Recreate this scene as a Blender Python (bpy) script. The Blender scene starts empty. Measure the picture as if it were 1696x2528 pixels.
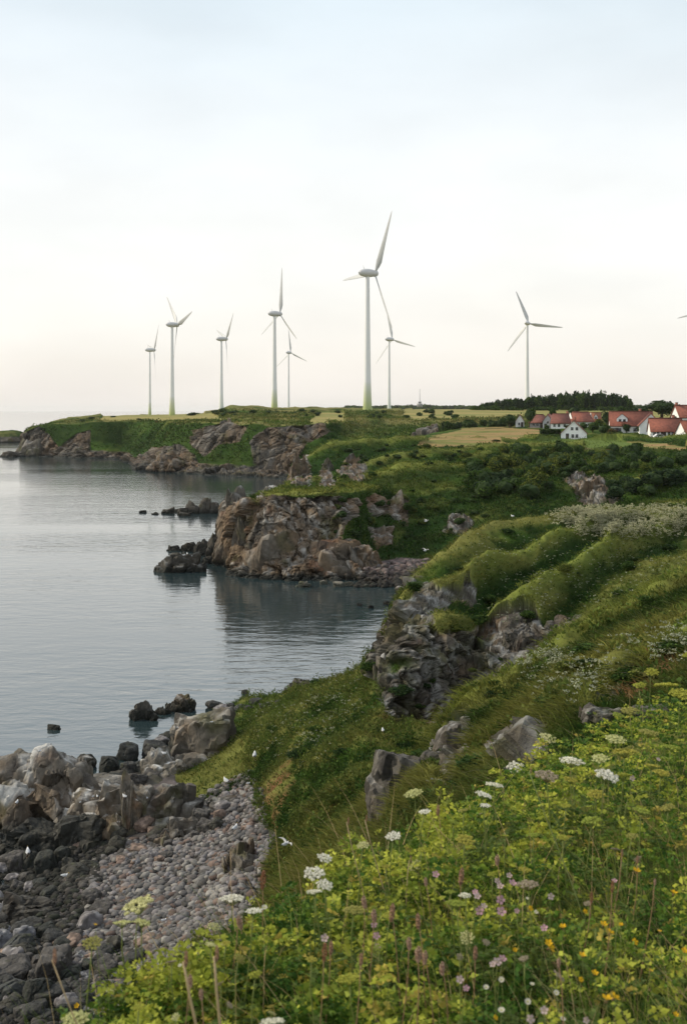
import bpy, math, random
import numpy as np
from mathutils import Vector, Matrix
from mathutils.bvhtree import BVHTree
random.seed(5); RS = np.random.RandomState(7)
SC = bpy.context.scene; COL = SC.collection
H = 24.0; FP = 2800.0; CX = 848.0; HV = 1013.0     # eye height, focal length and horizon in photo pixels
def P(u, v, d): return np.array([(u-CX)/FP*d, d, H-(v-HV)/FP*d])
def PZ(u, d, z): return np.array([(u-CX)/FP*d, d, z])

# ------------------------------------------------------------------ noise
_perm = np.random.RandomState(3).permutation(256); _perm = np.concatenate([_perm]*3)
_grad = np.random.RandomState(4).normal(size=(256, 3)); _grad /= np.linalg.norm(_grad, axis=1)[:, None]
_gx, _gy, _gz = [np.ascontiguousarray(_grad[:, k], dtype=np.float32) for k in range(3)]
def perlin(p):
    p = np.asarray(p, np.float64); fl = np.floor(p); f = (p-fl).astype(np.float32); i = fl.astype(np.int64) & 255
    x, y, z = f[:, 0], f[:, 1], f[:, 2]; wx, wy, wz = [q*q*q*(q*(q*6-15)+10) for q in (x, y, z)]
    X, Y, Z = i[:, 0], i[:, 1], i[:, 2]
    def g(h, a, b, c): return _gx[h]*(x-a)+_gy[h]*(y-b)+_gz[h]*(z-c)
    A0 = _perm[X]+Y; A1 = _perm[X+1]+Y
    B = {(0, 0): _perm[A0]+Z, (0, 1): _perm[A0+1]+Z, (1, 0): _perm[A1]+Z, (1, 1): _perm[A1+1]+Z}
    r = []
    for c in (0, 1):
        v00 = g(_perm[B[0, 0]+c], 0, 0, c); v10 = g(_perm[B[1, 0]+c], 1, 0, c); v01 = g(_perm[B[0, 1]+c], 0, 1, c); v11 = g(_perm[B[1, 1]+c], 1, 1, c)
        a = v00+wx*(v10-v00); b = v01+wx*(v11-v01); r.append(a+wy*(b-a))
    return (r[0]+wz*(r[1]-r[0]))*1.5
def fbm(p, o=4, g=0.5, l=2.03):
    s = 0; a = 1; t = 0
    for k in range(o):
        s = s+a*perlin(p*(l**k)+k*17.3); t += a; a *= g
    return s/t
def ridged(p, o=4):
    s = 0; a = 1; t = 0
    for k in range(o):
        s = s+a*(1-2*np.abs(perlin(p*(2.1**k)+k*9.1))); t += a; a *= .5
    return s/t
_wr = np.random.RandomState(9).rand(256, 4)
def worley(p):
    i = np.floor(p).astype(int); f = p-i
    F1 = np.full(len(p), 9.0); F2 = F1.copy(); ID = np.zeros(len(p)); FC = np.zeros(len(p))
    for a in (-1, 0, 1):
        for b in (-1, 0, 1):
            for c in (-1, 0, 1):
                h = _perm[_perm[_perm[(i[:, 0]+a) & 255]+((i[:, 1]+b) & 255)]+((i[:, 2]+c) & 255)]
                r = _wr[h]
                dx = r[:, 0]+a-f[:, 0]; dy = r[:, 1]+b-f[:, 1]; dz = r[:, 2]+c-f[:, 2]; d = np.sqrt(dx*dx+dy*dy+dz*dz)
                n = d < F1
                FC = np.where(n, dx*np.sin(r[:, 3]*97)+dy*np.sin(r[:, 3]*57+1)+dz*np.sin(r[:, 3]*131+2), FC)
                F2 = np.where(n, F1, np.minimum(F2, d)); ID = np.where(n, r[:, 3], ID); F1 = np.where(n, d, F1)
    return F1, F2, ID, FC
def sstep(a, b, x): t = np.clip((x-a)/(b-a), 0, 1); return t*t*(3-2*t)
def mix(a, b, t):
    t = np.asarray(t)[..., None] if np.ndim(a) > 1 or np.ndim(b) > 1 or np.ndim(t) > 0 else t
    return a*(1-t)+b*t
A = lambda *c: np.array(c, float)

# ------------------------------------------------------------------ mesh helpers
def link_mesh(name, V, F, mat, parent=None, col=None, smooth=False, matidx=None):
    """V (n,3), F (m,k) array, or list of arrays of faces."""
    me = bpy.data.meshes.new(name)
    Fs = F if isinstance(F, list) else [F]
    Fs = [np.asarray(f, dtype=np.int32) for f in Fs if len(f)]
    V = np.asarray(V, dtype=np.float32)
    me.vertices.add(len(V)); me.vertices.foreach_set('co', V.ravel())
    nl = sum(f.size for f in Fs); npol = sum(len(f) for f in Fs)
    me.loops.add(nl); me.loops.foreach_set('vertex_index', np.concatenate([f.ravel() for f in Fs]))
    me.polygons.add(npol)
    tot = np.concatenate([np.full(len(f), f.shape[1], dtype=np.int32) for f in Fs])
    me.polygons.foreach_set('loop_start', np.concatenate([[0], np.cumsum(tot)[:-1]]).astype(np.int32))
    if smooth: me.polygons.foreach_set('use_smooth', np.ones(npol, dtype=bool))
    if col is not None:
        ca = me.color_attributes.new('Col', 'FLOAT_COLOR', 'POINT')
        c4 = np.ones((len(V), 4), dtype=np.float32); c4[:, :3] = col
        ca.data.foreach_set('color', c4.ravel())
    me.update(calc_edges=True); me.validate()
    for m in (mat if isinstance(mat, list) else [mat]): me.materials.append(m)
    if matidx is not None: me.polygons.foreach_set('material_index', np.asarray(matidx, dtype=np.int32))
    o = bpy.data.objects.new(name, me); COL.objects.link(o)
    if parent: o.parent = parent
    return o
def tag(o, label=None, cat=None, group=None, kind=None):
    if label: o['label'] = label
    if cat: o['category'] = cat
    if group: o['group'] = group
    if kind: o['kind'] = kind
    return o
def empty(name, loc, rz=0, **k):
    o = bpy.data.objects.new(name, None); COL.objects.link(o); o.location = loc; o.rotation_euler = (0, 0, rz); o.empty_display_size = .1
    tag(o, **k); return o
def copy_tree(o, parent=None):
    c = o.copy(); COL.objects.link(c); c.parent = parent
    for ch in list(o.children): copy_tree(ch, c)
    return c
class MB:
    def __init__(s): s.V = []; s.F3 = []; s.F4 = []; s.C = []; s.n = 0
    def add(s, V, F, col=None):
        V = np.asarray(V, float); F = np.asarray(F, int)+s.n
        s.V.append(V); (s.F3 if F.shape[1] == 3 else s.F4).append(F); s.n += len(V)
        s.C.append(np.broadcast_to(np.asarray(col if col is not None else (1, 1, 1), float), (len(V), 3)))
    def box(s, c, d, rz=0, col=None):
        x, y, z = np.array(d)/2.0
        V = np.array([[a*x, b*y, e*z] for a in (-1, 1) for b in (-1, 1) for e in (-1, 1)], float)
        ca, sa = math.cos(rz), math.sin(rz)
        V = np.stack([V[:, 0]*ca-V[:, 1]*sa, V[:, 0]*sa+V[:, 1]*ca, V[:, 2]], 1)+np.array(c)
        s.add(V, [[0, 1, 3, 2], [4, 6, 7, 5], [0, 4, 5, 1], [2, 3, 7, 6], [0, 2, 6, 4], [1, 5, 7, 3]], col)
    def tube(s, pts, rad, n=8, col=None, cap=True):
        pts = np.asarray(pts, float); k = len(pts); rad = np.broadcast_to(rad, (k,))
        T = np.gradient(pts, axis=0); T /= np.linalg.norm(T, axis=1)[:, None]+1e-9
        up = np.array([0, 0, 1.]) if abs(T[0][2]) < .9 else np.array([1., 0, 0])
        X = np.cross(T, up); X /= np.linalg.norm(X, axis=1)[:, None]+1e-9; Y = np.cross(T, X)
        a = np.arange(n)/n*2*math.pi
        V = pts[:, None, :]+rad[:, None, None]*(np.cos(a)[None, :, None]*X[:, None, :]+np.sin(a)[None, :, None]*Y[:, None, :])
        V = V.reshape(-1, 3); i = np.arange(k-1)[:, None]*n; j = np.arange(n)[None, :]; j2 = (j+1) % n
        F = np.stack([i+j, i+j2, i+n+j2, i+n+j], -1).reshape(-1, 4)
        s.add(V, F, col)
        if cap:
            for e, r in ((0, 0), (k-1, 1)):
                base = e*n+s.n-len(V)
                s.F3.append(np.array([[base, base+q, base+q+1] if r else [base, base+q+1, base+q] for q in range(1, n-1)]))
    def build(s, name, mat, parent=None, smooth=False):
        F = []
        if s.F3: F.append(np.concatenate(s.F3))
        if s.F4: F.append(np.concatenate(s.F4))
        return link_mesh(name, np.concatenate(s.V), F, mat, parent, np.concatenate(s.C), smooth)

# ------------------------------------------------------------------ materials
def newmat(name):
    m = bpy.data.materials.new(name); m.use_nodes = True; nt = m.node_tree
    return m, nt, nt.nodes['Principled BSDF'], nt.nodes['Material Output']
def attr_mat(name, rough=.9, nscale=3.0, namt=.35, bump=.4, bscale=6.0, bdist=.1, trans=0.0, spec=.2, tex=None, vor=0):
    m, nt, b, out = newmat(name); N = nt.nodes; L = nt.links
    a = N.new('ShaderNodeAttribute'); a.attribute_name = 'Col'
    b.inputs['Roughness'].default_value = rough; b.inputs['Specular IOR Level'].default_value = spec
    src = a.outputs['Color']
    tc = N.new('ShaderNodeNewGeometry')
    if namt > 0:
        n = N.new('ShaderNodeTexNoise'); n.inputs['Scale'].default_value = nscale; n.inputs['Detail'].default_value = 6; n.inputs['Roughness'].default_value = .65
        L.new(tc.outputs['Position'], n.inputs['Vector'])
        mr = N.new('ShaderNodeMapRange'); mr.inputs[1].default_value = .25; mr.inputs[2].default_value = .75; mr.inputs[3].default_value = 1-namt; mr.inputs[4].default_value = 1+namt
        L.new(n.outputs['Fac'], mr.inputs[0])
        vm = N.new('ShaderNodeVectorMath'); vm.operation = 'SCALE'; L.new(src, vm.inputs[0]); L.new(mr.outputs[0], vm.inputs['Scale']); src = vm.outputs[0]
    L.new(src, b.inputs['Base Color'])
    if bump > 0:
        n2 = N.new('ShaderNodeTexNoise'); n2.inputs['Scale'].default_value = bscale; n2.inputs['Detail'].default_value = 8; n2.inputs['Roughness'].default_value = .7
        L.new(tc.outputs['Position'], n2.inputs['Vector'])
        hsrc = n2.outputs['Fac']
        if vor:
            v = N.new('ShaderNodeTexVoronoi'); v.feature = 'DISTANCE_TO_EDGE'; v.inputs['Scale'].default_value = vor
            mp = N.new('ShaderNodeMapping'); mp.inputs['Scale'].default_value = (1, 1, .45); L.new(tc.outputs['Position'], mp.inputs[0])
            mx = N.new('ShaderNodeMix'); mx.data_type = 'VECTOR'; mx.inputs['Factor'].default_value = .12
            L.new(mp.outputs[0], mx.inputs[4]); L.new(n2.outputs['Color'], mx.inputs[5]); L.new(mx.outputs[1], v.inputs['Vector'])
            ad = N.new('ShaderNodeMath'); ad.operation = 'MULTIPLY_ADD'; 
            cl = N.new('ShaderNodeMath'); cl.operation = 'MINIMUM'; cl.inputs[1].default_value = .12; L.new(v.outputs['Distance'], cl.inputs[0])
            L.new(cl.outputs[0], ad.inputs[0]); ad.inputs[1].default_value = 4.0; L.new(hsrc, ad.inputs[2]); hsrc = ad.outputs[0]
        bp = N.new('ShaderNodeBump'); bp.inputs['Strength'].default_value = bump; bp.inputs['Distance'].default_value = bdist
        L.new(hsrc, bp.inputs['Height']); L.new(bp.outputs[0], b.inputs['Normal'])
    if trans > 0:
        t = N.new('ShaderNodeBsdfTranslucent'); L.new(src, t.inputs['Color']); mx = N.new('ShaderNodeMixShader'); mx.inputs[0].default_value = trans
        L.new(b.outputs[0], mx.inputs[1]); L.new(t.outputs[0], mx.inputs[2]); L.new(mx.outputs[0], out.inputs['Surface'])
    return m
M_LAND = attr_mat('coast_land', .95, 1.2, .25, .6, 2.5, .25, spec=.03)
M_ROCK = attr_mat('coast_rock', .8, 1.6, .4, .9, 3.0, .22, spec=.25, vor=.9)
M_ROCKN = attr_mat('shore_rock', .75, 3.0, .45, .9, 6.0, .1, spec=.3, vor=1.6)
M_STONE = attr_mat('cobble', .8, 9.0, .3, .4, 20.0, .02, spec=.12)
M_GRASS = attr_mat('grass_blades', .8, .6, .2, 0, trans=.25, spec=.05)
M_LEAF = attr_mat('leafage', .75, .8, .25, 0, trans=.25, spec=.08)
M_HERB = attr_mat('meadow_leaf', .6, 14.0, .25, 0, trans=.35, spec=.12)
M_PETAL = attr_mat('petal', .7, 30.0, .1, 0, trans=.3, spec=.2)
M_STEM = attr_mat('plant_stem', .6, 20.0, .2, 0, trans=.1, spec=.25)
M_PAINT = attr_mat('turbine_paint', .45, .15, .05, 0, spec=.3)
M_WALL = attr_mat('house_render', .85, 1.0, .08, .2, 5, .02, spec=.2)
M_BARK = attr_mat('bark', .9, 3, .3, .3, 6, .05, spec=.1)
M_BIRD = attr_mat('feathers', .8, 8, .06, 0, spec=.15)
def roof_mat():
    m, nt, b, out = newmat('clay_tiles'); N = nt.nodes; L = nt.links
    a = N.new('ShaderNodeAttribute'); a.attribute_name = 'Col'; tc = N.new('ShaderNodeTexCoord')
    n = N.new('ShaderNodeTexNoise'); n.inputs['Scale'].default_value = 1.3; n.inputs['Detail'].default_value = 8; n.inputs['Roughness'].default_value = .7; L.new(tc.outputs['Object'], n.inputs[0])
    mr = N.new('ShaderNodeMapRange'); mr.inputs[1].default_value = .3; mr.inputs[2].default_value = .7; mr.inputs[3].default_value = .6; mr.inputs[4].default_value = 1.35; L.new(n.outputs[0], mr.inputs[0])
    vm = N.new('ShaderNodeVectorMath'); vm.operation = 'SCALE'; L.new(a.outputs[0], vm.inputs[0]); L.new(mr.outputs[0], vm.inputs['Scale']); L.new(vm.outputs[0], b.inputs['Base Color'])
    w = N.new('ShaderNodeTexWave'); w.bands_direction = 'Z'; w.inputs['Scale'].default_value = 2.2; L.new(tc.outputs['Object'], w.inputs[0])
    bp = N.new('ShaderNodeBump'); bp.inputs['Strength'].default_value = .6; bp.inputs['Distance'].default_value = .06; L.new(w.outputs[1], bp.inputs['Height']); L.new(bp.outputs[0], b.inputs['Normal'])
    b.inputs['Roughness'].default_value = .85
    return m
M_ROOF = roof_mat()
def glass_mat():
    m, nt, b, out = newmat('window_glass'); b.inputs['Base Color'].default_value = (.02, .025, .03, 1); b.inputs['Roughness'].default_value = .1
    return m
M_GLASS = glass_mat()

# ------------------------------------------------------------------ landform sheets
def cols():
    return np.concatenate([np.arange(-1100, -60, 26), np.arange(-60, 1760, 2.5), np.arange(1760, 2860, 26)])
def sheet(rows, ucols, resf=1.0, smooth=3, nmax=70):
    """rows: near to far, each a list of (u, d, z). Returns grid of points (R,C,3)."""
    R = []
    for r in rows:
        r = sorted(r); u = [q[0] for q in r]
        d = np.interp(ucols, u, [q[1] for q in r]); z = np.interp(ucols, u, [q[2] for q in r])
        k = np.ones(9)/9
        pad = lambda a: np.convolve(np.pad(a, 4, mode='edge'), k, mode='valid')
        R.append((pad(d), pad(z)))
    D = []; Z = []
    vis = (ucols > -60) & (ucols < 1760)
    for i in range(len(R)-1):
        d0, z0 = R[i]; d1, z1 = R[i+1]
        L = np.sqrt((d1-d0)**2+(z1-z0)**2)[vis]; px = np.percentile(L/((d0+d1)[vis]/2), 85)*FP
        # resolution by the larger of projected height and a fraction of true length
        dv = np.abs((H-z0)/d0-(H-z1)/d1)[vis]; pv = np.percentile(dv, 90)*FP
        n = int(np.clip(max(pv/(2.6*resf), px/(9*resf)), 3, nmax))
        t = np.arange(n)/n
        for q in t: D.append(d0*(1-q)+d1*q); Z.append(z0*(1-q)+z1*q)
    D.append(R[-1][0]); Z.append(R[-1][1])
    D = np.array(D); Z = np.array(Z)
    for _ in range(smooth):
        D[1:-1] = (D[:-2]+2*D[1:-1]+D[2:])/4; Z[1:-1] = (Z[:-2]+2*Z[1:-1]+Z[2:])/4
    X = (ucols[None, :]-CX)/FP*D
    return np.stack([X, D, Z], -1)
def grid_faces(r, c):
    i = np.arange(r-1)[:, None]*c; j = np.arange(c-1)[None, :]
    return np.stack([i+j, i+j+1, i+c+j+1, i+c+j], -1).reshape(-1, 4)
def grid_normals(G):
    a = np.gradient(G, axis=1); b = np.gradient(G, axis=0); n = np.cross(a, b); n /= np.linalg.norm(n, axis=-1, keepdims=True)+1e-12
    return n
def inpoly(u, v, poly):
    ins = np.zeros(u.shape, bool); n = len(poly)
    for i in range(n):
        x0, y0 = poly[i]; x1, y1 = poly[(i+1) % n]
        c = ((y0 > v) != (y1 > v)) & (u < (x1-x0)*(v-y0)/(y1-y0+1e-9)+x0)
        ins ^= c
    return ins
def pmask(p, polys, wob=10, nd=1.0, drange=None):
    """which surface points lie in traced outlines (edges broken up by noise)."""
    u = CX+p[:, 0]/p[:, 1]*FP; v = HV+(H-p[:, 2])/p[:, 1]*FP
    u = u+fbm(p*nd, 3)*wob*2; v = v+fbm(p*nd+31, 3)*wob*2
    m = np.zeros(len(p), bool)
    for q in polys:
        if drange is None or True: m |= inpoly(u, v, q)
    return m.astype(float)
def rockdisp(p, s, zs=.55):
    """angular fractured relief, unit amplitude about 1, feature size s."""
    q = p/s*A(1, 1, zs)
    q = q+.12*np.stack([fbm(p/s*1.3, 2), fbm(p/s*1.3+9, 2), fbm(p/s*1.3+19, 2)], 1)
    F1, F2, ID, FC = worley(q)
    G1, G2, I2, FD = worley(q*2.6+5)
    crack = np.minimum(F2-F1, .12)/.12
    crack2 = np.minimum(G2-G1, .15)/.15
    return (ID-.5)*.9+FC*.8+(crack-1)*.35+FD*.32+(I2-.5)*.25+(crack2-1)*.12+fbm(p/s*2.5, 3)*.15
def rockcol(p, s, warm=.5, seed=0, guano=0.0, nz=None):
    n1 = fbm(p/s*.6+seed, 4); n2 = fbm(p/s*2.2+seed+7, 4); n3 = fbm(p*A(1, 1, .3)/s*3+seed+3, 3); n4 = fbm(p/s*1.1+seed+41, 4)
    grey = A(.112, .100, .082); dark = A(.036, .033, .030); tan = A(.185, .128, .078); pale = A(.27, .245, .21); rust = A(.22, .105, .055); moss = A(.085, .085, .022)
    c = mix(np.tile(grey, (len(p), 1)), tan, sstep(.1-.45*warm, .5-.3*warm, n1)*min(1, .35+warm))
    c = mix(c, rust, sstep(.18, .5, n4)*warm*.75)
    c = mix(c, dark, sstep(.08, .42, -n2)*.75)
    c = mix(c, pale, sstep(.10, .36, n3)*.6)
    c = mix(c, moss, sstep(.12, .4, fbm(p/s*.9+77, 4))*.55)
    if guano > 0 and nz is not None:
        c = mix(c, A(.5, .5, .48), sstep(.35, .8, nz)*sstep(-.05, .3, n3+.3*n2)*guano)
    # tide line: wet rock and weed close to the water
    w = sstep(1.25, .35, p[:, 2]+.35*n2)
    c = mix(c, A(.014, .016, .012), w*.93)
    return c
def grasscol(p, s, dry=.3, seed=0):
    n1 = fbm(p/s*A(1, 1, 1)+seed, 4); n2 = fbm(p/s*3.3+seed+5, 4); n3 = fbm(p/s*.35+seed+11, 3)
    dk = A(.016, .038, .008); md = A(.042, .080, .014); yl = A(.095, .112, .022); st = A(.20, .16, .07)
    c = mix(np.tile(dk, (len(p), 1)), md, sstep(-.3, .25, n1))
    c = mix(c, yl, sstep(-.05, .45, n2+n3*.6)*(.35+dry*.5))
    c = mix(c, st, sstep(.15, .55, n3+n2*.4+dry*.35-.1)*dry)
    return c

UC = cols(); NC = len(UC)
SHEETS = {}
# ---------------- near hillside, spur and beach
def row(s): return s
nearR = [
 [(-1100,.8,21.3),(2860,.8,21.3)],
 [(-1100,3.5,21.1),(2860,3.5,21.2)],
 [(-1100,5,20.8),(0,5,20.8),(300,5.5,20.8),(600,6.5,20.75),(1000,8,20.7),(1300,10,20.6),(1600,12,20.55),(2200,13,20.6)],
 [(-1100,7.5,17.3),(0,7.5,17.5),(600,9,17.8),(1000,10.5,18),(1600,15,18.7),(2200,17,18.9)],
 [(-1100,20,9),(300,20,10),(600,20,12),(900,20,13.6),(1300,21,16.2),(1700,23,17.3),(2200,23,17.8)],
 [(-1100,30,5),(300,30,5.2),(600,30,7.5),(850,30,10),(950,31,11.6),(1050,31,13),(1200,30,14.3),(1400,30,15.6),(1700,32,16.8),(2200,32,17.4)],
 [(-1100,36,2.0),(300,36,3.2),(600,37,6),(850,38,9),(960,38,10.6),(1000,40,10.9),(1080,41,11.6),(1146,42,12.4),(1244,43,13),(1406,46,14.4),(1696,50,16),(2100,50,16.8)],
 [(-1100,42,1.6),(300,42,2.3),(600,45,4.6),(750,46,6.8),(850,46,8),(960,47,8.3),(1080,48,7.8),(1244,52,9.0),(1406,56,10.4),(1696,60,12.4),(2100,60,14)],
 [(-1100,50,.8),(0,50,1.0),(300,50,2.0),(450,50,2.6),(600,50,3.6),(700,51,4.8),(750,52,5.8),(900,56,7),(1000,66,5.6),(1150,68,5.8),(1300,66,8.6),(1500,62,12),(1700,66,13.6),(2100,66,14.5)],
 [(-1100,60,-.6),(0,60,-.5),(120,60,.3),(300,60,1.2),(450,60,1.8),(600,61,3.0),(700,62,4.6),(750,62,5.5),(900,64,6.4),(950,67,7.2),(1000,67.6,7.6),(1150,70.5,7.7),(1220,70,8.5),(1300,71,9.5),(1500,72,12.4),(1700,78,13.2),(2100,78,14)],
 [(-1100,72,-2),(0,72,-1.2),(200,72,.3),(300,72,.8),(450,72,1.2),(530,72,2.2),(600,72,3.2),(750,72,5.2),(900,73,5.9),(940,71,7.6),(1000,70,10.2),(1150,73.5,10.1),(1300,77,10.8),(1500,82,12.6),(1700,90,13.1),(2100,90,14)],
 [(-1100,82,-3),(0,82,-3),(300,80,-1),(450,84,-.4),(600,88,1.6),(700,92,1.0),(750,84,3.3),(860,86,4.1),(900,84,5.1),(930,77,7.8),(960,76,9.9),(1000,78,11.8),(1050,85,12.6),(1100,88,13.4),(1150,93,14.1),(1200,98,14.3),(1300,105,14.1),(1500,115,14.1),(1700,120,13.5),(2100,125,14)],
 [(-1100,100,-4),(300,100,-4),(600,100,-2.5),(750,95,-1.5),(900,98,0),(1000,100,2),(1150,115,3),(1300,135,5),(1500,150,9),(1700,160,10),(2100,165,12)],
 [(-1100,120,-6),(800,120,-6),(1000,130,-4),(1150,140,-1.5),(1300,152,0),(1500,172,6),(1700,178,8.5),(2100,180,10)],
]
midR = [
 [(-1100,150,-6),(1000,150,-5),(1100,146,-2),(1200,145,0),(1400,150,3),(1700,150,7.5),(2200,150,9)],
 [(-1100,163,-6),(480,163,-4),(545,165,-1.5),(568,165,.1),(657,161,.1),(810,159,.1),(963,155,.1),(1040,157,.3),(1150,160,1.5),(1300,160,4),(1500,165,7.5),(1700,165,9.5),(2200,165,11)],
 [(-1100,170,-6),(480,170,-4),(540,170,-2),(560,170,1),(657,163.5,2.4),(760,163,2.6),(870,164,2.2),(960,169,1.6),(1040,172,2.2),(1150,172,4.5),(1300,175,7),(1500,180,9.5),(1700,180,10.5),(2200,180,11.5)],
 [(-1100,175,-6),(480,175,-4),(538,175,-2),(556,172,4.2),(620,167,5.9),(700,166.5,6.9),(850,168,6.8),(960,178,5.2),(1040,182,6),(1150,184,8),(1300,190,10),(1500,195,11.5),(1700,195,12),(2200,195,13)],
 [(-1100,180,-6),(480,180,-4),(536,180,-2),(554,175,7.7),(600,171,9.6),(680,170.5,11.1),(800,171.5,11.7),(880,176,11.5),(960,190,10.7),(1100,200,11.5),(1250,210,12),(1500,220,12.5),(1700,220,12.8),(2200,220,13.5)],
 [(-1100,186,-6),(500,186,-4),(540,184,-2),(556,183,7.6),(610,187,9.3),(650,190,10.6),(718,192,11),(810,197,11.2),(912,202,12.2),(963,206,13),(1065,212,13.5),(1172,222,12.4),(1300,230,12.4),(1500,245,13),(1700,250,13.5),(2200,250,14)],
 [(-1100,205,-6),(540,200,-4),(590,205,1),(700,222,3),(810,235,6),(912,240,9.5),(1065,245,11.6),(1172,255,12.6),(1300,270,13),(1500,280,14),(1700,285,14),(2200,285,14.5)],
 [(-1100,240,-6),(640,240,-4),(700,250,-2),(712,268,2),(730,270,7),(800,272,8.6),(912,278,11),(1065,285,13),(1200,295,13.8),(1300,300,14.2),(1500,310,14.8),(1700,315,15),(2200,315,15.5)],
 [(-1100,290,-6),(700,290,-3),(712,290,3),(722,290,9.3),(759,290,11.3),(810,295,14.3),(881,300,14.9),(960,305,15.2),(1040,310,15.5),(1150,320,15.2),(1300,330,15.2),(1500,340,15.4),(1700,345,15.6),(2200,345,16)],
 [(-1100,320,-6),(710,320,-3),(740,320,1),(810,330,8),(960,340,13.6),(1040,350,15.2),(1150,365,15.6),(1300,380,16.3),(1500,390,16.8),(1700,395,17),(2200,395,17)],
 [(-1100,350,-6),(720,350,-4),(810,360,-1),(960,380,10),(1040,400,15),(1150,430,17.5),(1300,430,18),(1500,440,18.2),(1700,440,18.3),(2200,440,18.3)],
 [(-1100,380,-8),(810,390,-6),(960,410,6),(1040,430,12),(1150,470,16),(1300,500,17),(1500,520,17),(2200,520,17)],
]
farR = [
 [(-1100,560,-6),(40,560,-6),(300,520,-6),(340,430,-6),(650,380,-6),(850,375,-4),(1000,380,2),(1150,400,10),(1250,420,14),(2200,420,14)],
 [(-1100,590,-5),(40,590,-3),(56,600,.2),(200,570,.2),(300,560,.2),(330,475,.2),(400,445,.2),(520,420,.2),(650,405,.2),(720,400,.3),(850,390,2),(1000,400,6),(1150,430,12),(1250,440,16),(1700,440,17.8),(2200,440,17.8)],
 [(-1100,600,-5),(42,600,-3),(57,608,3),(200,580,3),(310,572,1.5),(335,490,3.0),(400,462,3.6),(520,440,3.2),(650,425,3),(850,410,5),(1000,430,10),(1150,470,16),(1250,470,18),(1700,470,18.8),(2200,470,19)],
 [(-1100,605,-5),(43,605,-3),(58,612,8),(200,590,8),(310,585,6),(345,540,6.5),(420,474,8.8),(520,448,9.3),(650,430,9.3),(750,426,9.8),(850,438,11),(1000,460,14.5),(1150,500,18.3),(1250,500,19),(1700,500,19.5),(2200,500,19.6)],
 [(-1100,615,-5),(44,615,-3),(60,611,12.2),(110,609,14.9),(216,598,16.9),(378,575,17.8),(440,495,17.4),(476,468,17.8),(622,443,18.2),(703,440,18.1),(800,445,18.6),(848,470,18.3),(950,520,18.8),(1040,540,19),(1150,560,20),(1700,560,20.5),(2200,560,20.5)],
 [(-1100,640,-5),(46,640,-3),(64,640,13),(124,650,15.8),(178,680,18.3),(243,700,19.6),(422,690,20.5),(514,640,20.6),(568,620,21.5),(703,620,21.6),(848,600,21.2),(1040,620,21.6),(1150,640,22),(2200,640,22.3)],
 [(-1100,680,-5),(60,680,-3),(90,690,8),(124,700,15),(178,760,18.0),(243,830,20),(422,800,20.5),(514,760,22),(568,700,26),(638,700,26.2),(676,720,25),(757,720,25.2),(848,740,24.5),(950,700,23.4),(1040,700,23.9),(1140,700,24.3),(1700,750,24.8),(2200,750,25)],
 [(-1100,900,-5),(150,900,-5),(200,950,-3),(230,1000,15),(300,1050,19.4),(422,1150,19.9),(568,1150,21),(757,1200,24.6),(1000,1300,25.0),(1700,1300,26),(2200,1300,26)],
 [(-1100,1500,-6),(520,1500,-6),(600,1500,10),(757,1600,22),(900,2200,25.2),(1700,2600,27),(2200,2600,27)],
 [(-1100,3200,-8),(650,3200,-8),(757,3200,10),(900,3400,26),(1700,4200,28),(2200,4200,28)],
]
# outlines traced on the photograph: what covers the ground there
ROCK_NEAR = [[(913,1695),(935,1587),(983,1500),(1026,1473),(1091,1474),(1160,1457),(1172,1480),(1100,1505),(1060,1520),(1075,1590),(1120,1580),(1172,1565),(1240,1545),(1335,1540),(1454,1535),(1400,1575),(1330,1620),(1270,1690),(1190,1750),(1118,1797),(1064,1803),(956,1781)],
 [(990,1440),(1030,1430),(1080,1470),(1160,1445),(1175,1480),(1060,1500)],
 [(1075,1960),(1080,1870),(1150,1800),(1190,1810),(1160,1900),(1130,1980)],
 [(1220,1900),(1230,1830),(1350,1810),(1370,1880),(1300,1960)],
 [(1440,1760),(1480,1720),(1570,1690),(1600,1710),(1500,1790)]]
BEACH = [[(-1200,1700),(0,1840),(240,1860),(400,1840),(430,1900),(440,1960),(480,2000),(600,1930),(640,1990),(650,2040),(690,2070),(670,2140),(640,2260),(480,2340),(380,2440),(300,2700),(-1200,2900)]]
EARTH = [[(655,1930),(690,1890),(760,1850),(740,1900),(700,1990),(680,2070),(650,2010)],[(1520,1720),(1640,1660),(1696,1640),(1696,1690),(1560,1760)]]
MROCK = [[(545,1270),(600,1235),(680,1228),(800,1226),(880,1238),(885,1260),(860,1300),(850,1340),(930,1370),(960,1440),(840,1460),(540,1440),(520,1380)],
 [(900,1240),(930,1225),(960,1250),(985,1220),(1015,1240),(1005,1295),(960,1280),(910,1285)],[(900,1310),(950,1305),(970,1350),(930,1360)],
 [(713,1205),(722,1150),(762,1133),(778,1170),(765,1205)],[(783,1205),(800,1160),(824,1170),(828,1200)],[(838,1192),(850,1150),(888,1142),(908,1170),(890,1192)],
 [(1090,1310),(1130,1265),(1170,1290),(1150,1330)],[(1370,1170),(1420,1160),(1500,1200),(1520,1240),(1450,1250)],[(1440,1250),(1400,1175),(1540,1230)]]
MBEACH = [[(900,1440),(900,1400),(980,1380),(1100,1380),(1100,1460)]]
MFIELD = [[(1030,1100),(1060,1080),(1180,1055),(1330,1055),(1340,1065),(1290,1090),(1130,1105)],[(1440,1100),(1600,1090),(1696,1100),(1696,1125),(1560,1135),(1440,1120)]]
MLAWN = [[(1290,1092),(1400,1082),(1520,1086),(1600,1098),(1480,1108),(1300,1106)]]
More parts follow.
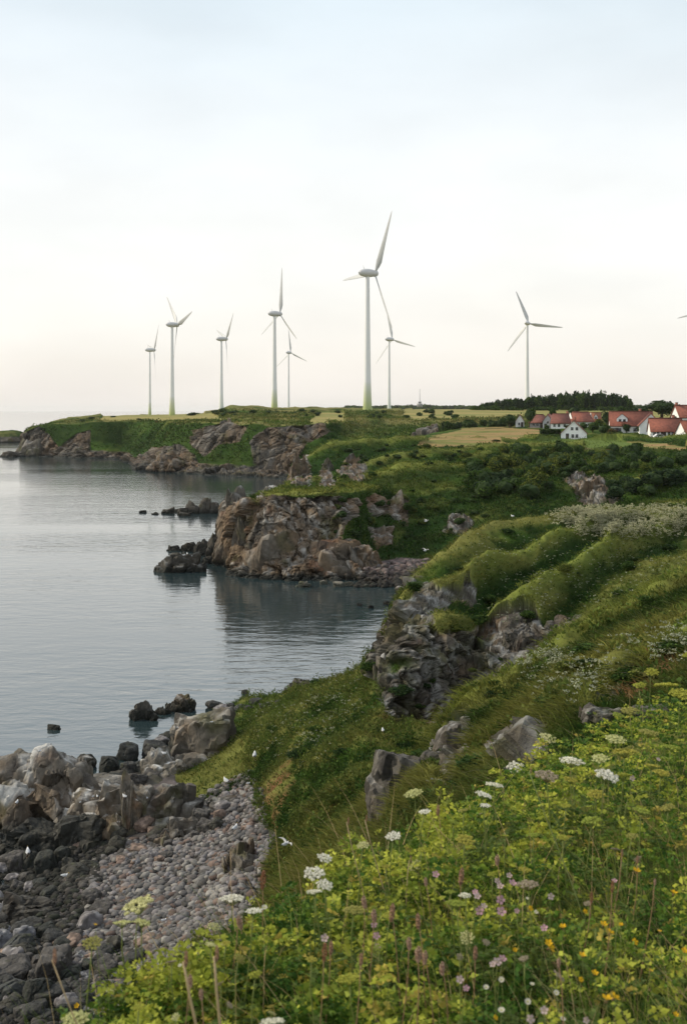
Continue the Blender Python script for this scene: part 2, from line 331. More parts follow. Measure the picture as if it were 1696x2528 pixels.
FROCK = [[(50,1070),(100,1062),(130,1085),(150,1110),(150,1130),(52,1130)],[(190,1070),(222,1065),(228,1130),(140,1133),(150,1105)],
 [(330,1170),(330,1130),(400,1105),(450,1108),(480,1130),(500,1170)],[(470,1105),(480,1070),(560,1050),(610,1055),(590,1090),(540,1100),(500,1130)],
 [(625,1150),(620,1090),(660,1058),(720,1055),(800,1052),(820,1070),(760,1100),(740,1140),(690,1160)],[(540,1200),(500,1150),(730,1150),(760,1200)],[(1020,1080),(1040,1058),(1075,1055),(1085,1080)]]
FFIELD = [[(1000,1040),(990,1008),(1180,1006),(1700,1005),(1700,1034),(1500,1036),(1100,1040)],[(240,1045),(260,1020),(520,1020),(560,1040),(420,1036)],[(760,1048),(780,1020),(850,1020),(850,1045)]]
FDRY = [[(1000,1000),(1700,1000),(1700,1022),(1000,1024)]]
def relief(p, sh, r):
    """how far each point stands above its surroundings, in units of its distance"""
    Z = p[:, 2].reshape(sh[:2]); B = Z
    for ax in (0, 1):
        c = np.cumsum(np.pad(B, [(r+1, r) if k == ax else (0, 0) for k in (0, 1)], mode='edge'), axis=ax)
        n = B.shape[ax]; B = (np.take(c, np.arange(2*r+1, 2*r+1+n), axis=ax)-np.take(c, np.arange(0, n), axis=ax))/(2*r+1)
    return ((Z-B).ravel())/p[:, 1]
def turf(c, p, sh, sc, gain=1.0):  # relief shading painted into the grass colour: dark hollows and banks, pale tops
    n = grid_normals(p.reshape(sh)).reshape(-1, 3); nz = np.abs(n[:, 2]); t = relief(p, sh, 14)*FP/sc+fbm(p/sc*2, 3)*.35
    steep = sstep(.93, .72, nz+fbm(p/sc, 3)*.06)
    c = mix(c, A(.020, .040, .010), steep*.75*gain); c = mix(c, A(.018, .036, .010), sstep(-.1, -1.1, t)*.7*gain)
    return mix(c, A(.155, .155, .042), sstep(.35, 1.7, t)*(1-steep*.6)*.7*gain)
EDGED = lambda p: np.interp(CX+p[:, 0]/p[:, 1]*FP, [700, 900, 1000, 1100, 1200, 1300, 1500, 1700], [80, 84, 84, 90, 98, 106, 116, 121])-p[:, 1]
def along(p, line, wob, sc):
    """distance in depth from a ridge line given as (u, d) pairs, and how far inside its span"""
    u = CX+p[:, 0]/p[:, 1]*FP; q = np.array(line, float); dd = p[:, 1]-np.interp(u, q[:, 0], q[:, 1])+fbm(p*A(1, 1, 0)/sc, 3)*wob
    return dd, sstep(q[0, 0]-60, q[0, 0]+40, u)
def berm(dd, wf, wb): w = np.where(dd < 0, wf, wb); return np.exp(-(dd/w)**2)-.55*np.exp(-((dd-2.3*wb)/(1.3*wb))**2)-.35*np.exp(-((dd+2.4*wf)/(1.3*wf))**2)
RIDGES_NEAR = [([(1190, 71), (1335, 76), (1443, 82), (1551, 90), (1696, 100), (2100, 110)], 1.5, 2.6, 2.0), ([(1080, 41), (1146, 42), (1244, 43), (1406, 46), (1696, 50), (2100, 50)], .7, 1.6, 1.3), ([(1420, 30), (1567, 32), (1696, 34), (2100, 36)], .55, 1.0, .9), ([(1160, 82), (1300, 90), (1420, 99), (1560, 108)], .9, 2.2, 2.0)]
RIDGES_MID = [([(700, 192), (810, 197), (912, 202), (1065, 212), (1172, 222), (1300, 230)], .5, 3, 3), ([(735, 291), (881, 300), (1040, 310), (1150, 320), (1300, 330)], 1.2, 5, 5), ([(860, 262), (960, 270), (1100, 280), (1250, 290)], 1.6, 5, 4), ([(1150, 250), (1300, 262), (1500, 268), (1700, 272)], 1.4, 4, 4)]
def finish(name, G, kind):
    sh = G.shape; p = G.reshape(-1, 3).copy(); nrm = grid_normals(G).reshape(-1, 3)
    if nrm[:, 2].mean() < 0: nrm = -nrm
    if kind == 'near':
        d = p[:, 1]; rk = pmask(p, ROCK_NEAR, 14, .35)*(d > 26)*(1-sstep(.30, .5, fbm(p/2.6+60, 4)+.25*(nrm[:, 2]-.6))); be = pmask(p, BEACH, 10, .2)*(d > 38)*(p[:, 2] < 6)
        rk = np.maximum(rk, (be > .5)*(nrm[:, 2] < .75)*1.0); ea = pmask(p, EARTH, 22, .3)*(d > 26)
        far = sstep(24, 34, d)
        # furrows running down the slope towards the sea
        ax = A(.60, .80); q = p[:, 0]*ax[0]+p[:, 1]*ax[1]; r = -p[:, 0]*ax[1]+p[:, 1]*ax[0]
        f = ridged(np.stack([q/75, r/8.0+fbm(p/12, 3)*.75, q*0], 1)+3.3, 2)
        hum = fbm(p/5.0, 4)
        g = far*(1-be)
        RD = [(along(p, L_, .9, 3), h_, a_, b_) for L_, h_, a_, b_ in RIDGES_NEAR]; rb = sum(h_*berm(d_[0], a_, b_)*d_[1] for d_, h_, a_, b_ in RD)
        p[:, 2] += g*rb*1.0*(1-rk*.5)
        p[:, 2] += g*(f*1.5-.5)*sstep(3, 9, p[:, 2])*.75*(1-rk*.6)*sstep(0, 9, EDGED(p))+g*(hum*.6+fbm(p/1.7+9, 3)*.28)+(1-far)*fbm(p/1.2, 3)*.10
        dis = rockdisp(p, 2.9, .6)+.45*rockdisp(p+50, 1.1, .7); side = nrm.copy(); side[:, 2] = side[:, 2]*.3+.15; side /= np.linalg.norm(side, axis=1)[:, None]
        side = side*A(1, -1, 1)*np.sign(-side[:, 1:2]+1e-6)*A(1, 1, 1) if False else side
        p += side*(np.clip(dis, -1.1, .85)*rk*1.05*(1-.7*sstep(.78, .95, nrm[:, 2])))[:, None]
        p[:, 2] += be*fbm(p/2.2, 4)*.35
        nz = nrm[:, 2]
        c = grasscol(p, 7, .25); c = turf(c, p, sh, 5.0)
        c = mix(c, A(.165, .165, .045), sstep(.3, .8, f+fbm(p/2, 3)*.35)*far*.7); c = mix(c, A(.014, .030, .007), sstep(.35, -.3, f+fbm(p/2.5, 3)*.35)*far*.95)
        c = mix(c, A(.17, .165, .05), sstep(5, .5, EDGED(p)+fbm(p/2, 3)*2)*sstep(9, 11, p[:, 2])*.6)  # crest edge painted yellow, as grass catching the light
        for d_, h_, a_, b_ in RD:  # lit rim on each ridge crest and shaded bank before it, put into the colour
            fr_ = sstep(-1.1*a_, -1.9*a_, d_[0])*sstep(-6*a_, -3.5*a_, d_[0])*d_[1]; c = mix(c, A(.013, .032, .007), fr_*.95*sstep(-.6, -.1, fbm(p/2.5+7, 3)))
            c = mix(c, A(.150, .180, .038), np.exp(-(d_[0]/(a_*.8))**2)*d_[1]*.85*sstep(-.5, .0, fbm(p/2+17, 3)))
        c = mix(c, A(.17, .095, .045), ea*sstep(-.3, .2, fbm(p/1.5, 3)))
        c = mix(c, mix(rockcol(p, 2.2, .5, guano=.6, nz=nz)*.78, A(.055, .060, .018), sstep(-.1, .35, fbm(p/2.4+88, 4))*.6), rk)
        bc = mix(np.tile(A(.12, .105, .105), (len(p), 1)), A(.05, .048, .045), sstep(-.2, .3, fbm(p/1.7, 4))); bc = mix(bc, A(.016, .018, .014), sstep(1.5, .6, p[:, 2])*.9)
        c = mix(c, bc, be*(1-rk))
        veg = (1-rk)*(1-be)*(1-.8*ea)*sstep(.2, .6, p[:, 2])
    elif kind == 'mid':
        rk = pmask(p, MROCK, 9, .1); be = pmask(p, MBEACH, 6, .1); fi = pmask(p, MFIELD, 9, .07)*(p[:, 1] > 270)*sstep(-.6, -.25, fbm(p/A(14, 7, 9)+4, 3)); la = pmask(p, MLAWN, 3, .05)*(p[:, 1] > 270)
        rk = np.maximum(rk, (nrm[:, 2] < .35)*(p[:, 0] < -14)); rk = np.maximum(rk, sstep(2.0, 1.0, p[:, 2])*(1-be))
        # grass creeps over ledges
        rk = rk*(1-sstep(.25, .5, fbm(p/4+60, 4))*sstep(5, 9, p[:, 2])*.9)
        hum = fbm(p/9, 4); rd = ridged(p/A(16, 24, 16), 3); g = (1-be)*(1-fi)*(1-la)*(p[:, 2] > .3)
        RD = [(along(p, L_, 2.5, 9), h_, a_, b_) for L_, h_, a_, b_ in RIDGES_MID]; p[:, 2] += g*sum(h_*berm(d_[0], a_, b_)*d_[1] for d_, h_, a_, b_ in RD)
        p[:, 2] += g*(hum*1.1+(rd-.3)*1.3)*sstep(.5, 6, p[:, 2])*sstep(450, 330, p[:, 1])
        dis = rockdisp(p, 5.0, .5)+.45*rockdisp(p+50, 1.9, .6); side = nrm.copy(); side[:, 2] = side[:, 2]*.3; side /= np.linalg.norm(side, axis=1)[:, None]
        p += side*(np.clip(dis, -1.1, .9)*rk*1.5*sstep(-2, .5, p[:, 2]))[:, None]
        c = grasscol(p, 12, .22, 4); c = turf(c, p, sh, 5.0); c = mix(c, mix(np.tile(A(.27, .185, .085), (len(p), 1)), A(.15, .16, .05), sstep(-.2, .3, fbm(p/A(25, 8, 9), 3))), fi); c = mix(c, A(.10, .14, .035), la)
        c = mix(c, A(.19, .20, .05), sstep(9.5, 11.5, p[:, 2])*sstep(.8, .97, nrm[:, 2])*sstep(232, 215, p[:, 1]+fbm(p/6, 3)*12)*sstep(22, 8, p[:, 0]+fbm(p/6+9, 3)*10)*.75)
        bowl = pmask(p, [[(1020, 1240), (1180, 1180), (1500, 1165), (1500, 1300), (1100, 1350), (1040, 1390), (960, 1370), (1000, 1300)]], 8, .1); c = mix(c, A(.014, .034, .009), bowl*.8*sstep(-.5, .2, fbm(p/7, 3)))  # dark scrub colour, deepened to give the bowl shade under flat light
        for d_, h_, a_, b_ in RD:  # painted light on the crests, painted shade on the slopes in front
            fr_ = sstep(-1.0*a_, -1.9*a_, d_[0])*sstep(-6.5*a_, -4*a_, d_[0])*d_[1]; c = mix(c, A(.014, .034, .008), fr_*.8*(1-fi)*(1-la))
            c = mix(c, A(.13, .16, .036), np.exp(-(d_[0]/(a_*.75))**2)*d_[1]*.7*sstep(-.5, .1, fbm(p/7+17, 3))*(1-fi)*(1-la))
        c = mix(c, rockcol(p, 4.2, .85, 3, guano=.4, nz=nrm[:, 2])*.85, rk)
        bc = mix(np.tile(A(.16, .12, .11), (len(p), 1)), A(.07, .06, .06), sstep(-.1, .3, fbm(p/1.2, 3)))
        c = mix(c, bc, be*(1-rk)); c = mix(c, A(.02, .022, .018), sstep(.6, .1, p[:, 2]))
        veg = (1-rk)*(1-be)*(1-fi)*(1-.8*la)*sstep(.8, 1.6, p[:, 2])
    else:
        rk = pmask(p, FROCK, 5, .03)*(p[:, 1] < 660); fi = pmask(p, FFIELD, 4, .02)
        rk = np.maximum(rk, sstep(3.6, 2.4, p[:, 2]+fbm(p/9, 2)*1.0)*(p[:, 1] < 800)); nearm = p[:, 1] < 660
        fl = sstep(1600, 900, p[:, 1])
        p[:, 2] += (fbm(p/28, 4)*1.9+(ridged(p/A(45, 40, 40), 3)-.3)*2.2)*sstep(2, 12, p[:, 2])*fl*(1-fi)+fi*fl*fbm(p/60, 2)*.4
        dis = rockdisp(p, 11, .4)+.5*rockdisp(p+50, 4.5, .4); side = nrm.copy(); side[:, 2] = side[:, 2]*.3; side /= np.linalg.norm(side, axis=1)[:, None]
        p += side*(dis*rk*2.6*sstep(-1, 1, p[:, 2]))[:, None]
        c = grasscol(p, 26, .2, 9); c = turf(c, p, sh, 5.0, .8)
        c = mix(c, A(.20, .18, .07), sstep(15.5, 18.5, p[:, 2])*sstep(-.25, .25, fbm(p/22, 3))*.8*sstep(.85, .97, nrm[:, 2]))
        c = mix(c, mix(np.tile(A(.27, .23, .09), (len(p), 1)), A(.17, .18, .06), sstep(-.2, .3, fbm(p/A(60, 14, 9), 3))), fi)
        c = mix(c, rockcol(p, 9, .7, 8, guano=.1, nz=nrm[:, 2])*.68, rk)
        c = mix(c, A(.035, .032, .028), rk*sstep(.1, .4, fbm(p/A(5, 5, 22)+3, 3))*.7)
        c = mix(c, A(.02, .022, .018), sstep(1.0, .3, p[:, 2]))
        veg = (1-rk)*(1-fi)*sstep(3, 5, p[:, 2])*nearm
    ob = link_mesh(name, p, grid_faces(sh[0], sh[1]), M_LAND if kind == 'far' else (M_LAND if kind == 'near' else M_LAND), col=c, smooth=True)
    ob.data.materials.append(M_ROCK)
    fr = rk[grid_faces(sh[0], sh[1])[:, 0]] > .5
    ob.data.polygons.foreach_set('material_index', fr.astype(np.int32)); ob.data.polygons.foreach_set('use_smooth', ~fr)
    tag(ob, kind='structure')
    G2 = p.reshape(sh); nn = grid_normals(G2).reshape(-1, 3)
    if nn[:, 2].mean() < 0: nn = -nn
    SHEETS[kind] = dict(G=G2, p=p, n=nn, c=c, veg=veg, rk=rk, ob=ob)
    return ob
near = finish('hillside', sheet(nearR, UC), 'near')
mid = finish('headland_ground', sheet(midR, UC), 'mid')
far = finish('far_coast_ground', sheet(farR, UC, .8), 'far')
def bvh_of(o):
    me = o.data; V = [v.co for v in me.vertices]; Fs = [tuple(p.vertices) for p in me.polygons]
    return BVHTree.FromPolygons(V, Fs)
BV = [bvh_of(o) for o in (near, mid, far)]
EYE = Vector((0, 0, H))
def hit(u, v, dmin=0):
    """point of the land or water seen at a photo pixel"""
    dr = Vector(((u-CX)/FP, 1, -(v-HV)/FP)).normalized(); best = None
    for b in BV:
        o = EYE+dr*dmin
        r = b.ray_cast(o, dr)
        if r[0] is not None and (best is None or r[0].y < best.y): best = r[0]
    if dr.z < 0:
        t = -H/dr.z; w = EYE+dr*t
        if best is None or w.y < best.y: best = w
    return best
def ground(x, y, default=0):
    z = default
    for b in BV:
        r = b.ray_cast(Vector((x, y, 200)), Vector((0, 0, -1)))
        if r[0] is not None: z = max(z, r[0].z)
    return z

# sea, floor behind the viewer
def sea_mat():
    m, nt, b, out = newmat('sea_water'); N = nt.nodes; L = nt.links
    b.inputs['Base Color'].default_value = (.022, .038, .042, 1); b.inputs['Roughness'].default_value = .06; b.inputs['IOR'].default_value = 2.3
    g = N.new('ShaderNodeNewGeometry')
    def noise(sx, sy, sc, det, w=0):
        mp = N.new('ShaderNodeMapping'); mp.inputs['Scale'].default_value = (sx, sy, 1); mp.inputs['Rotation'].default_value = (0, 0, w); L.new(g.outputs['Position'], mp.inputs[0])
        n = N.new('ShaderNodeTexNoise'); n.inputs['Scale'].default_value = sc; n.inputs['Detail'].default_value = det; n.inputs['Roughness'].default_value = .55; n.inputs['Distortion'].default_value = .4
        L.new(mp.outputs[0], n.inputs['Vector']); return n.outputs['Fac']
    a = noise(.55, 1.0, .75, 4, .12); c = noise(.5, 1, .16, 3, -.2); e = noise(.3, 1, .02, 3, .1)
    ma = N.new('ShaderNodeMath'); ma.operation = 'MULTIPLY_ADD'; L.new(c, ma.inputs[0]); ma.inputs[1].default_value = 1.6; L.new(a, ma.inputs[2])
    st = N.new('ShaderNodeMapRange'); st.inputs[1].default_value = .35; st.inputs[2].default_value = .65; st.inputs[3].default_value = .25; st.inputs[4].default_value = 1.0; L.new(e, st.inputs[0])
    bp = N.new('ShaderNodeBump'); bp.inputs['Distance'].default_value = .28; L.new(ma.outputs[0], bp.inputs['Height']); 
    sm = N.new('ShaderNodeMath'); sm.operation = 'MULTIPLY'; L.new(st.outputs[0], sm.inputs[0]); sm.inputs[1].default_value = .34; L.new(sm.outputs[0], bp.inputs['Strength']); L.new(bp.outputs[0], b.inputs['Normal'])
    return m
V = A(); sea = link_mesh('sea', np.array([[-30000, -300, 0], [30000, -300, 0], [30000, 40000, 0], [-30000, 40000, 0]], float), np.array([[0, 1, 2, 3]]), sea_mat())
tag(sea, kind='structure')
bx = np.linspace(-30, 30, 41); by = np.linspace(-40, 1.6, 31); X, Y = np.meshgrid(bx, by); Zb = 21.22+fbm(np.stack([X.ravel(), Y.ravel(), X.ravel()*0], 1)/3, 3).reshape(X.shape)*.15-.9*sstep(4, 14, np.abs(X))*sstep(-8, 1, Y)*4
pb = np.stack([X, Y, Zb], -1).reshape(-1, 3)
bg = link_mesh('cliff_top_ground', pb, grid_faces(31, 41), M_LAND, col=grasscol(pb, 4, .3), smooth=True); tag(bg, kind='structure')

# ------------------------------------------------------------------ vegetation primitives
def rnd(n, a=0., b=1.): return RS.uniform(a, b, n)
def unit(v): return v/(np.linalg.norm(v, axis=-1, keepdims=True)+1e-9)
def blades(base, dirv, h, w, bend, col, seg=2, tipcol=None):
    """tapered bending blades. base (n,3) dirv (n,3) unit growth direction, bend (n,3) sideways offset at the tip."""
    n = len(base); side = unit(np.cross(dirv, RS.normal(size=(n, 3))))
    Vs = []; Cs = []
    for k in range(seg+1):
        t = k/seg; c = base+dirv*(h*t)[:, None]+bend*(t*t)
        ww = w*(1-t)**.7
        cc = col if tipcol is None else mix(col, tipcol, np.full(n, t))
        if k < seg: Vs += [c-side*ww[:, None]/2, c+side*ww[:, None]/2]; Cs += [cc, cc]
        else: Vs += [c]; Cs += [cc]
    K = 2*seg+1; Vv = np.stack(Vs, 1).reshape(-1, 3); Cv = np.stack(Cs, 1).reshape(-1, 3)
    o = np.arange(n)[:, None]*K; F4 = [np.concatenate([o+2*k, o+2*k+1, o+2*k+3, o+2*k+2], 1) for k in range(seg-1)]
    F3 = np.concatenate([o+2*seg-2, o+2*seg-1, o+2*seg], 1)
    return Vv, ([np.concatenate(F4)] if F4 else [])+[F3], Cv
def leaves(cen, axis, size, width, col, fold=.25):
    """folded diamond leaves"""
    n = len(cen); axis = unit(axis); s = unit(np.cross(axis, RS.normal(size=(n, 3)))); up = np.cross(axis, s)
    L = size[:, None]; W = width[:, None]
    a = cen-axis*L*.5; b = cen+axis*L*.5
    l = cen-s*W*.5+up*W*fold+axis*L*-.05; r = cen+s*W*.5+up*W*fold+axis*L*-.05
    Vv = np.stack([a, l, b, r], 1).reshape(-1, 3); o = np.arange(n)[:, None]*4
    return Vv, np.concatenate([o, o+1, o+2, o+3], 1), np.repeat(col, 4, 0)
def sample_sheet(k, n, weight, umin=-120, umax=1800):
    S = SHEETS[k]; G = S['G']; p = S['p']
    a = np.linalg.norm(np.cross(np.gradient(G, axis=1), np.gradient(G, axis=0)), axis=-1).ravel()
    w = a*S['veg']*weight(p)
    u = CX+p[:, 0]/p[:, 1]*FP; w = w*((u > umin) & (u < umax))
    w = w/w.sum(); i = RS.choice(len(p), n, p=w)
    C = G.shape[1]; r = i//C; c = i % C; r2 = np.minimum(r+1, G.shape[0]-1); c2 = np.minimum(c+1, C-1)
    t = rnd(n)[:, None]; s = rnd(n)[:, None]
    q = G[r, c]*(1-t)*(1-s)+G[r2, c]*t*(1-s)+G[r, c2]*(1-t)*s+G[r2, c2]*t*s
    return q, S['n'][i], S['c'][i], i
def growdir(n, nrm, up=.7): return unit(nrm*(1-up)+A(0, 0, up)+RS.normal(size=(n, 3))*.18)

# grass on the near hillside: tussocks of drooping blades
def slope_grass(kind, name, n, hgt, wid, per, weight, seed, droop=.5, label=None):
    q, nr, c, i = sample_sheet(kind, n, weight)
    cl = fbm(q/hgt/6+seed, 3); keep = cl > -.28; q, nr, c, cl = q[keep], nr[keep], c[keep], cl[keep]
    q = np.repeat(q, per, 0)+RS.normal(size=(len(q)*per, 3))*A(hgt, hgt, .1)*.35; nr = np.repeat(nr, per, 0); c = np.repeat(c, per, 0); cl = np.repeat(cl, per)
    m = len(q); d = growdir(m, nr, .6); down = unit(nr*A(1, 1, 0)+RS.normal(size=(m, 3))*A(.35, .35, 0)+A(-.25, -.1, 0))
    h = hgt*rnd(m, .5, 1.25)*(1+.8*np.clip(cl, -.5, .6))
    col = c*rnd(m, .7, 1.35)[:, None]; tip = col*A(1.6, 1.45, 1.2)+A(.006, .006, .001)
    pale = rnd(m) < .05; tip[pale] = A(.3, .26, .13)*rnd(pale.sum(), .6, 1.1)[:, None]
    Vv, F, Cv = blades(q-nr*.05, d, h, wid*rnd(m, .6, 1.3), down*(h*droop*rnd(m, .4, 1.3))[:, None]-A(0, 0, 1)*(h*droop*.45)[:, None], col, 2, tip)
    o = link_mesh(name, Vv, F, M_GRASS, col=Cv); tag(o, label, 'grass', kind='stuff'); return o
inv2 = lambda p: 1/(p[:, 1]**2)
slope_grass('near', 'slope_grass', 76000, .40, .036, 4, lambda p: inv2(p)*(p[:, 1] > 19)*(p[:, 1] < 135), 3, .8, 'long dark and yellow green grass combed over the near cliff slopes')
slope_grass('mid', 'headland_grass', 22000, .75, .14, 3, lambda p: inv2(p)*(p[:, 1] < 345), 8, .7, 'green grass and scrub covering the rocky middle headland')
slope_grass('far', 'far_grass', 12000, 1.2, .35, 3, lambda p: inv2(p)*(p[:, 1] < 660), 12, .5, 'green grass on the far cliffs under the turbines')

def ground_cover(kind, name, n, size, hgt, weight, seed, label):
    q, nr, c, i = sample_sheet(kind, n, weight)
    cl = fbm(q/size/9+seed, 3); fine = fbm(q/size/2.5+seed, 2); keep = cl+fine*.5 > -.05; q, nr, c, cl, fine = q[keep], nr[keep], c[keep], cl[keep], fine[keep]; m = len(q)
    up = unit(nr*.6+A(0, 0, .5)); top = np.clip(.25+cl*1.5+fine*.8, .05, 1.3)
    q = q+up*(hgt*top*rnd(m, .35, 1.0))[:, None]
    sp = fbm(q/size/14+seed+8, 3)
    col = mix(np.tile(A(.016, .042, .008), (m, 1)), A(.056, .106, .017), sstep(-.25, .3, sp+RS.normal(size=m)*.12)); col = mix(col, A(.14, .15, .03), sstep(.1, .5, fbm(q/size/8+seed+31, 2)+.15*RS.normal(size=m))*.6)
    col = col*.65+c*.5; col = mix(col, A(.15, .085, .03), (sstep(.42, .6, fbm(q/size/11+seed+55, 2)))*.6)
    V, F, C = leaves(q, up+RS.normal(size=(m, 3))*.8, size*rnd(m, .6, 1.4), size*rnd(m, .4, .9), col*rnd(m, .7, 1.35)[:, None]); o = link_mesh(name, V, F, M_LEAF, col=C); tag(o, label, 'plants', kind='stuff')
ground_cover('near', 'bracken', 110000, .17, .5, lambda p: inv2(p)*(p[:, 1] > 18)*(p[:, 1] < 135), 5, 'dark leafy ground plants between the grass of the near slopes')
ground_cover('near', 'bank_shrubbery', 60000, .13, .85, lambda p: inv2(p)*(p[:, 1] > 44)*(p[:, 1] < 92)*(CX+p[:, 0]/p[:, 1]*FP < 1020)*(CX+p[:, 0]/p[:, 1]*FP > 600+30*fbm(p, 2)), 15, 'dense leafy shrubs and nettles on the bank between the shore and the near cliff')
ground_cover('mid', 'scrub_cover', 90000, .36, 1.0, lambda p: inv2(p)*(p[:, 1] < 350), 6, 'dark low scrub covering the slopes of the middle headland')
ground_cover('far', 'scrub_cover', 45000, .8, 1.6, lambda p: inv2(p)*(p[:, 1] < 660), 7, 'dark low scrub covering the far coast')
# ------------------------------------------------------------------ rocks
def icosphere(sub):
    t = (1+5**.5)/2
    V = [(-1, t, 0), (1, t, 0), (-1, -t, 0), (1, -t, 0), (0, -1, t), (0, 1, t), (0, -1, -t), (0, 1, -t), (t, 0, -1), (t, 0, 1), (-t, 0, -1), (-t, 0, 1)]
    V = [np.array(v)/np.linalg.norm(v) for v in V]
    F = [(0, 11, 5), (0, 5, 1), (0, 1, 7), (0, 7, 10), (0, 10, 11), (1, 5, 9), (5, 11, 4), (11, 10, 2), (10, 7, 6), (7, 1, 8), (3, 9, 4), (3, 4, 2), (3, 2, 6), (3, 6, 8), (3, 8, 9), (4, 9, 5), (2, 4, 11), (6, 2, 10), (8, 6, 7), (9, 8, 1)]
    for _ in range(sub):
        cache = {}; F2 = []
        def mp(a, b):
            k = (min(a, b), max(a, b))
            if k not in cache: m = V[a]+V[b]; cache[k] = len(V); V.append(m/np.linalg.norm(m))
            return cache[k]
        for a, b, c in F:
            ab, bc, ca = mp(a, b), mp(b, c), mp(c, a); F2 += [(a, ab, ca), (b, bc, ab), (c, ca, bc), (ab, bc, ca)]
        F = F2
    return np.array(V), np.array(F)
ICO = {k: icosphere(k) for k in (1, 2, 3, 4, 5)}
def rock_block(sub, rs, sharp=44):
    D, F = ICO[sub]; n = [A(1, 0, 0), A(-1, 0, 0), A(0, 1, 0), A(0, -1, 0), A(0, 0, 1), A(0, 0, -1)]; d = list(rs.uniform(.82, 1.0, 6))
    for _ in range(13): v = rs.normal(size=3); n.append(v/np.linalg.norm(v)); d.append(rs.uniform(.80, 1.15))
    n = np.array(n); n[:6] += rs.normal(size=(6, 3))*.12; n /= np.linalg.norm(n, axis=1)[:, None]
    n[4] = unit(A(0, 0, 1)+rs.normal(size=3)*.28); d[4] = .8; k = np.maximum(D @ n.T, 0)/np.array(d); r = (k**sharp).sum(1)**(-1/sharp)
    return D*r[:, None], F
def outcrop(label, u, v, d, w, h, dep, seed, group=None, rz=0, warm=.4, guano=.5, sub=5, sink=.25, amp=.3, dark=0, name='rock_outcrop', lean=0, fs=.5, tone=1.0, sq=.75, cat='rock', nb=None, bs=None, ribs=.5, emb=.35):
    """rock whose visible foot is at pixel (u,v) and distance d; sizes in metres: a heap of fractured, jointed blocks grown into one mass"""
    c = P(u, v, d)+A(0, dep*emb, 0); rs = np.random.RandomState(seed); px = max(w, h)/d*FP
    if nb is None: nb = 34 if px > 150 else (22 if px > 70 else (10 if px > 30 else 4))
    bs = bs or (.34 if nb > 20 else (.45 if nb > 8 else .75)); sb = 3 if px > 60 else 2
    if px > 230: sb = 4
    Vs = []; Fs = []; Cs = []; o = 0; tilt = rs.normal(size=2)*.07+A(lean, 0)
    for k in range(nb):
        rho = 0 if k == 0 else math.sqrt(rs.rand())*.98; a = rs.uniform(0, 6.283); cap = h*max(.10, (1-rho**2.6))**.6*rs.uniform(.78, 1.0)
        if k == 0: cap = h
        sx = w*bs*rs.uniform(.55, 1.15)*.5; sy = dep*max(bs, .4)*rs.uniform(.6, 1.2)*.5
        if k == 0: sx = w*bs*.75; sy = dep*max(bs, .4)*.6
        elif rs.rand() < .22: sx *= .55; cap *= .85
        x = rho*math.cos(a)*max(w/2-sx*.6, 0); y = rho*math.sin(a)*max(dep/2-sy*.6, 0); bot = -sink*h-.25*h
        if rs.rand() < .9*(1-ribs) and k: bot = cap-h*rs.uniform(.3, .6)-.2*h; sx *= 1.25; sy *= 1.2
        V, F = rock_block(sb, rs); V = V*A(sx, sy, (cap-bot)/2)*1.08
        q = rs.normal(size=3)*A(.06, .06, .45); V = V @ np.array(Matrix.Rotation(q[2]*.7, 3, 'Z') @ Matrix.Rotation(q[0], 3, 'X') @ Matrix.Rotation(q[1], 3, 'Y')).T
        V = V+A(x, y, (cap+bot)/2); V[:, 0] += tilt[0]*V[:, 2]; V[:, 1] += tilt[1]*V[:, 2]
        Vs.append(V); Fs.append(F+o); o += len(V); Cs.append(np.full(len(V), rs.uniform(.72, 1.3)))
    V = np.concatenate(Vs); F = np.concatenate(Fs); tn = np.concatenate(Cs)
    ca, sa = math.cos(rz), math.sin(rz); V = np.stack([V[:, 0]*ca-V[:, 1]*sa, V[:, 0]*sa+V[:, 1]*ca, V[:, 2]], 1)
    sc = w*bs; Wp = V+c; tri = V[F]; fn = np.cross(tri[:, 1]-tri[:, 0], tri[:, 2]-tri[:, 0]); n = np.zeros_like(V)
    for j in range(3): np.add.at(n, F[:, j], fn)
    n = unit(n); dd = fbm(Wp/sc*1.6, 3)*.07+(rockdisp(Wp, sc*.6, .7)*.11 if px > 40 else 0)
    V = V+n*(dd*sc)[:, None]; Wp = V+c
    col = rockcol(Wp, sc*1.5, warm, seed, guano, n[:, 2])*tone*tn[:, None]*(.78 if d > 95 or v < 1830 else .88)
    if dark: col = mix(col, A(.018, .02, .017), np.full(len(col), dark))
    o = link_mesh(name, V, F, M_ROCK if d > 120 else M_ROCKN, col=col, smooth=True); o.location = Vector(c)
    me = o.data; me.set_sharp_from_angle(angle=math.radians(27))
    tag(o, label, cat, group); return o
W0 = lambda v: H*FP/(v-HV)          # distance of the waterline at a pixel row
def wrock(label, u, v, wpx, hpx, seed, **k):
    d = W0(v); m = d/FP; return outcrop(label, u, v, d, wpx*m, hpx*m*1.1, k.pop('dep', wpx*m*.6), seed, **k)
EXTRA_SOLIDS = []
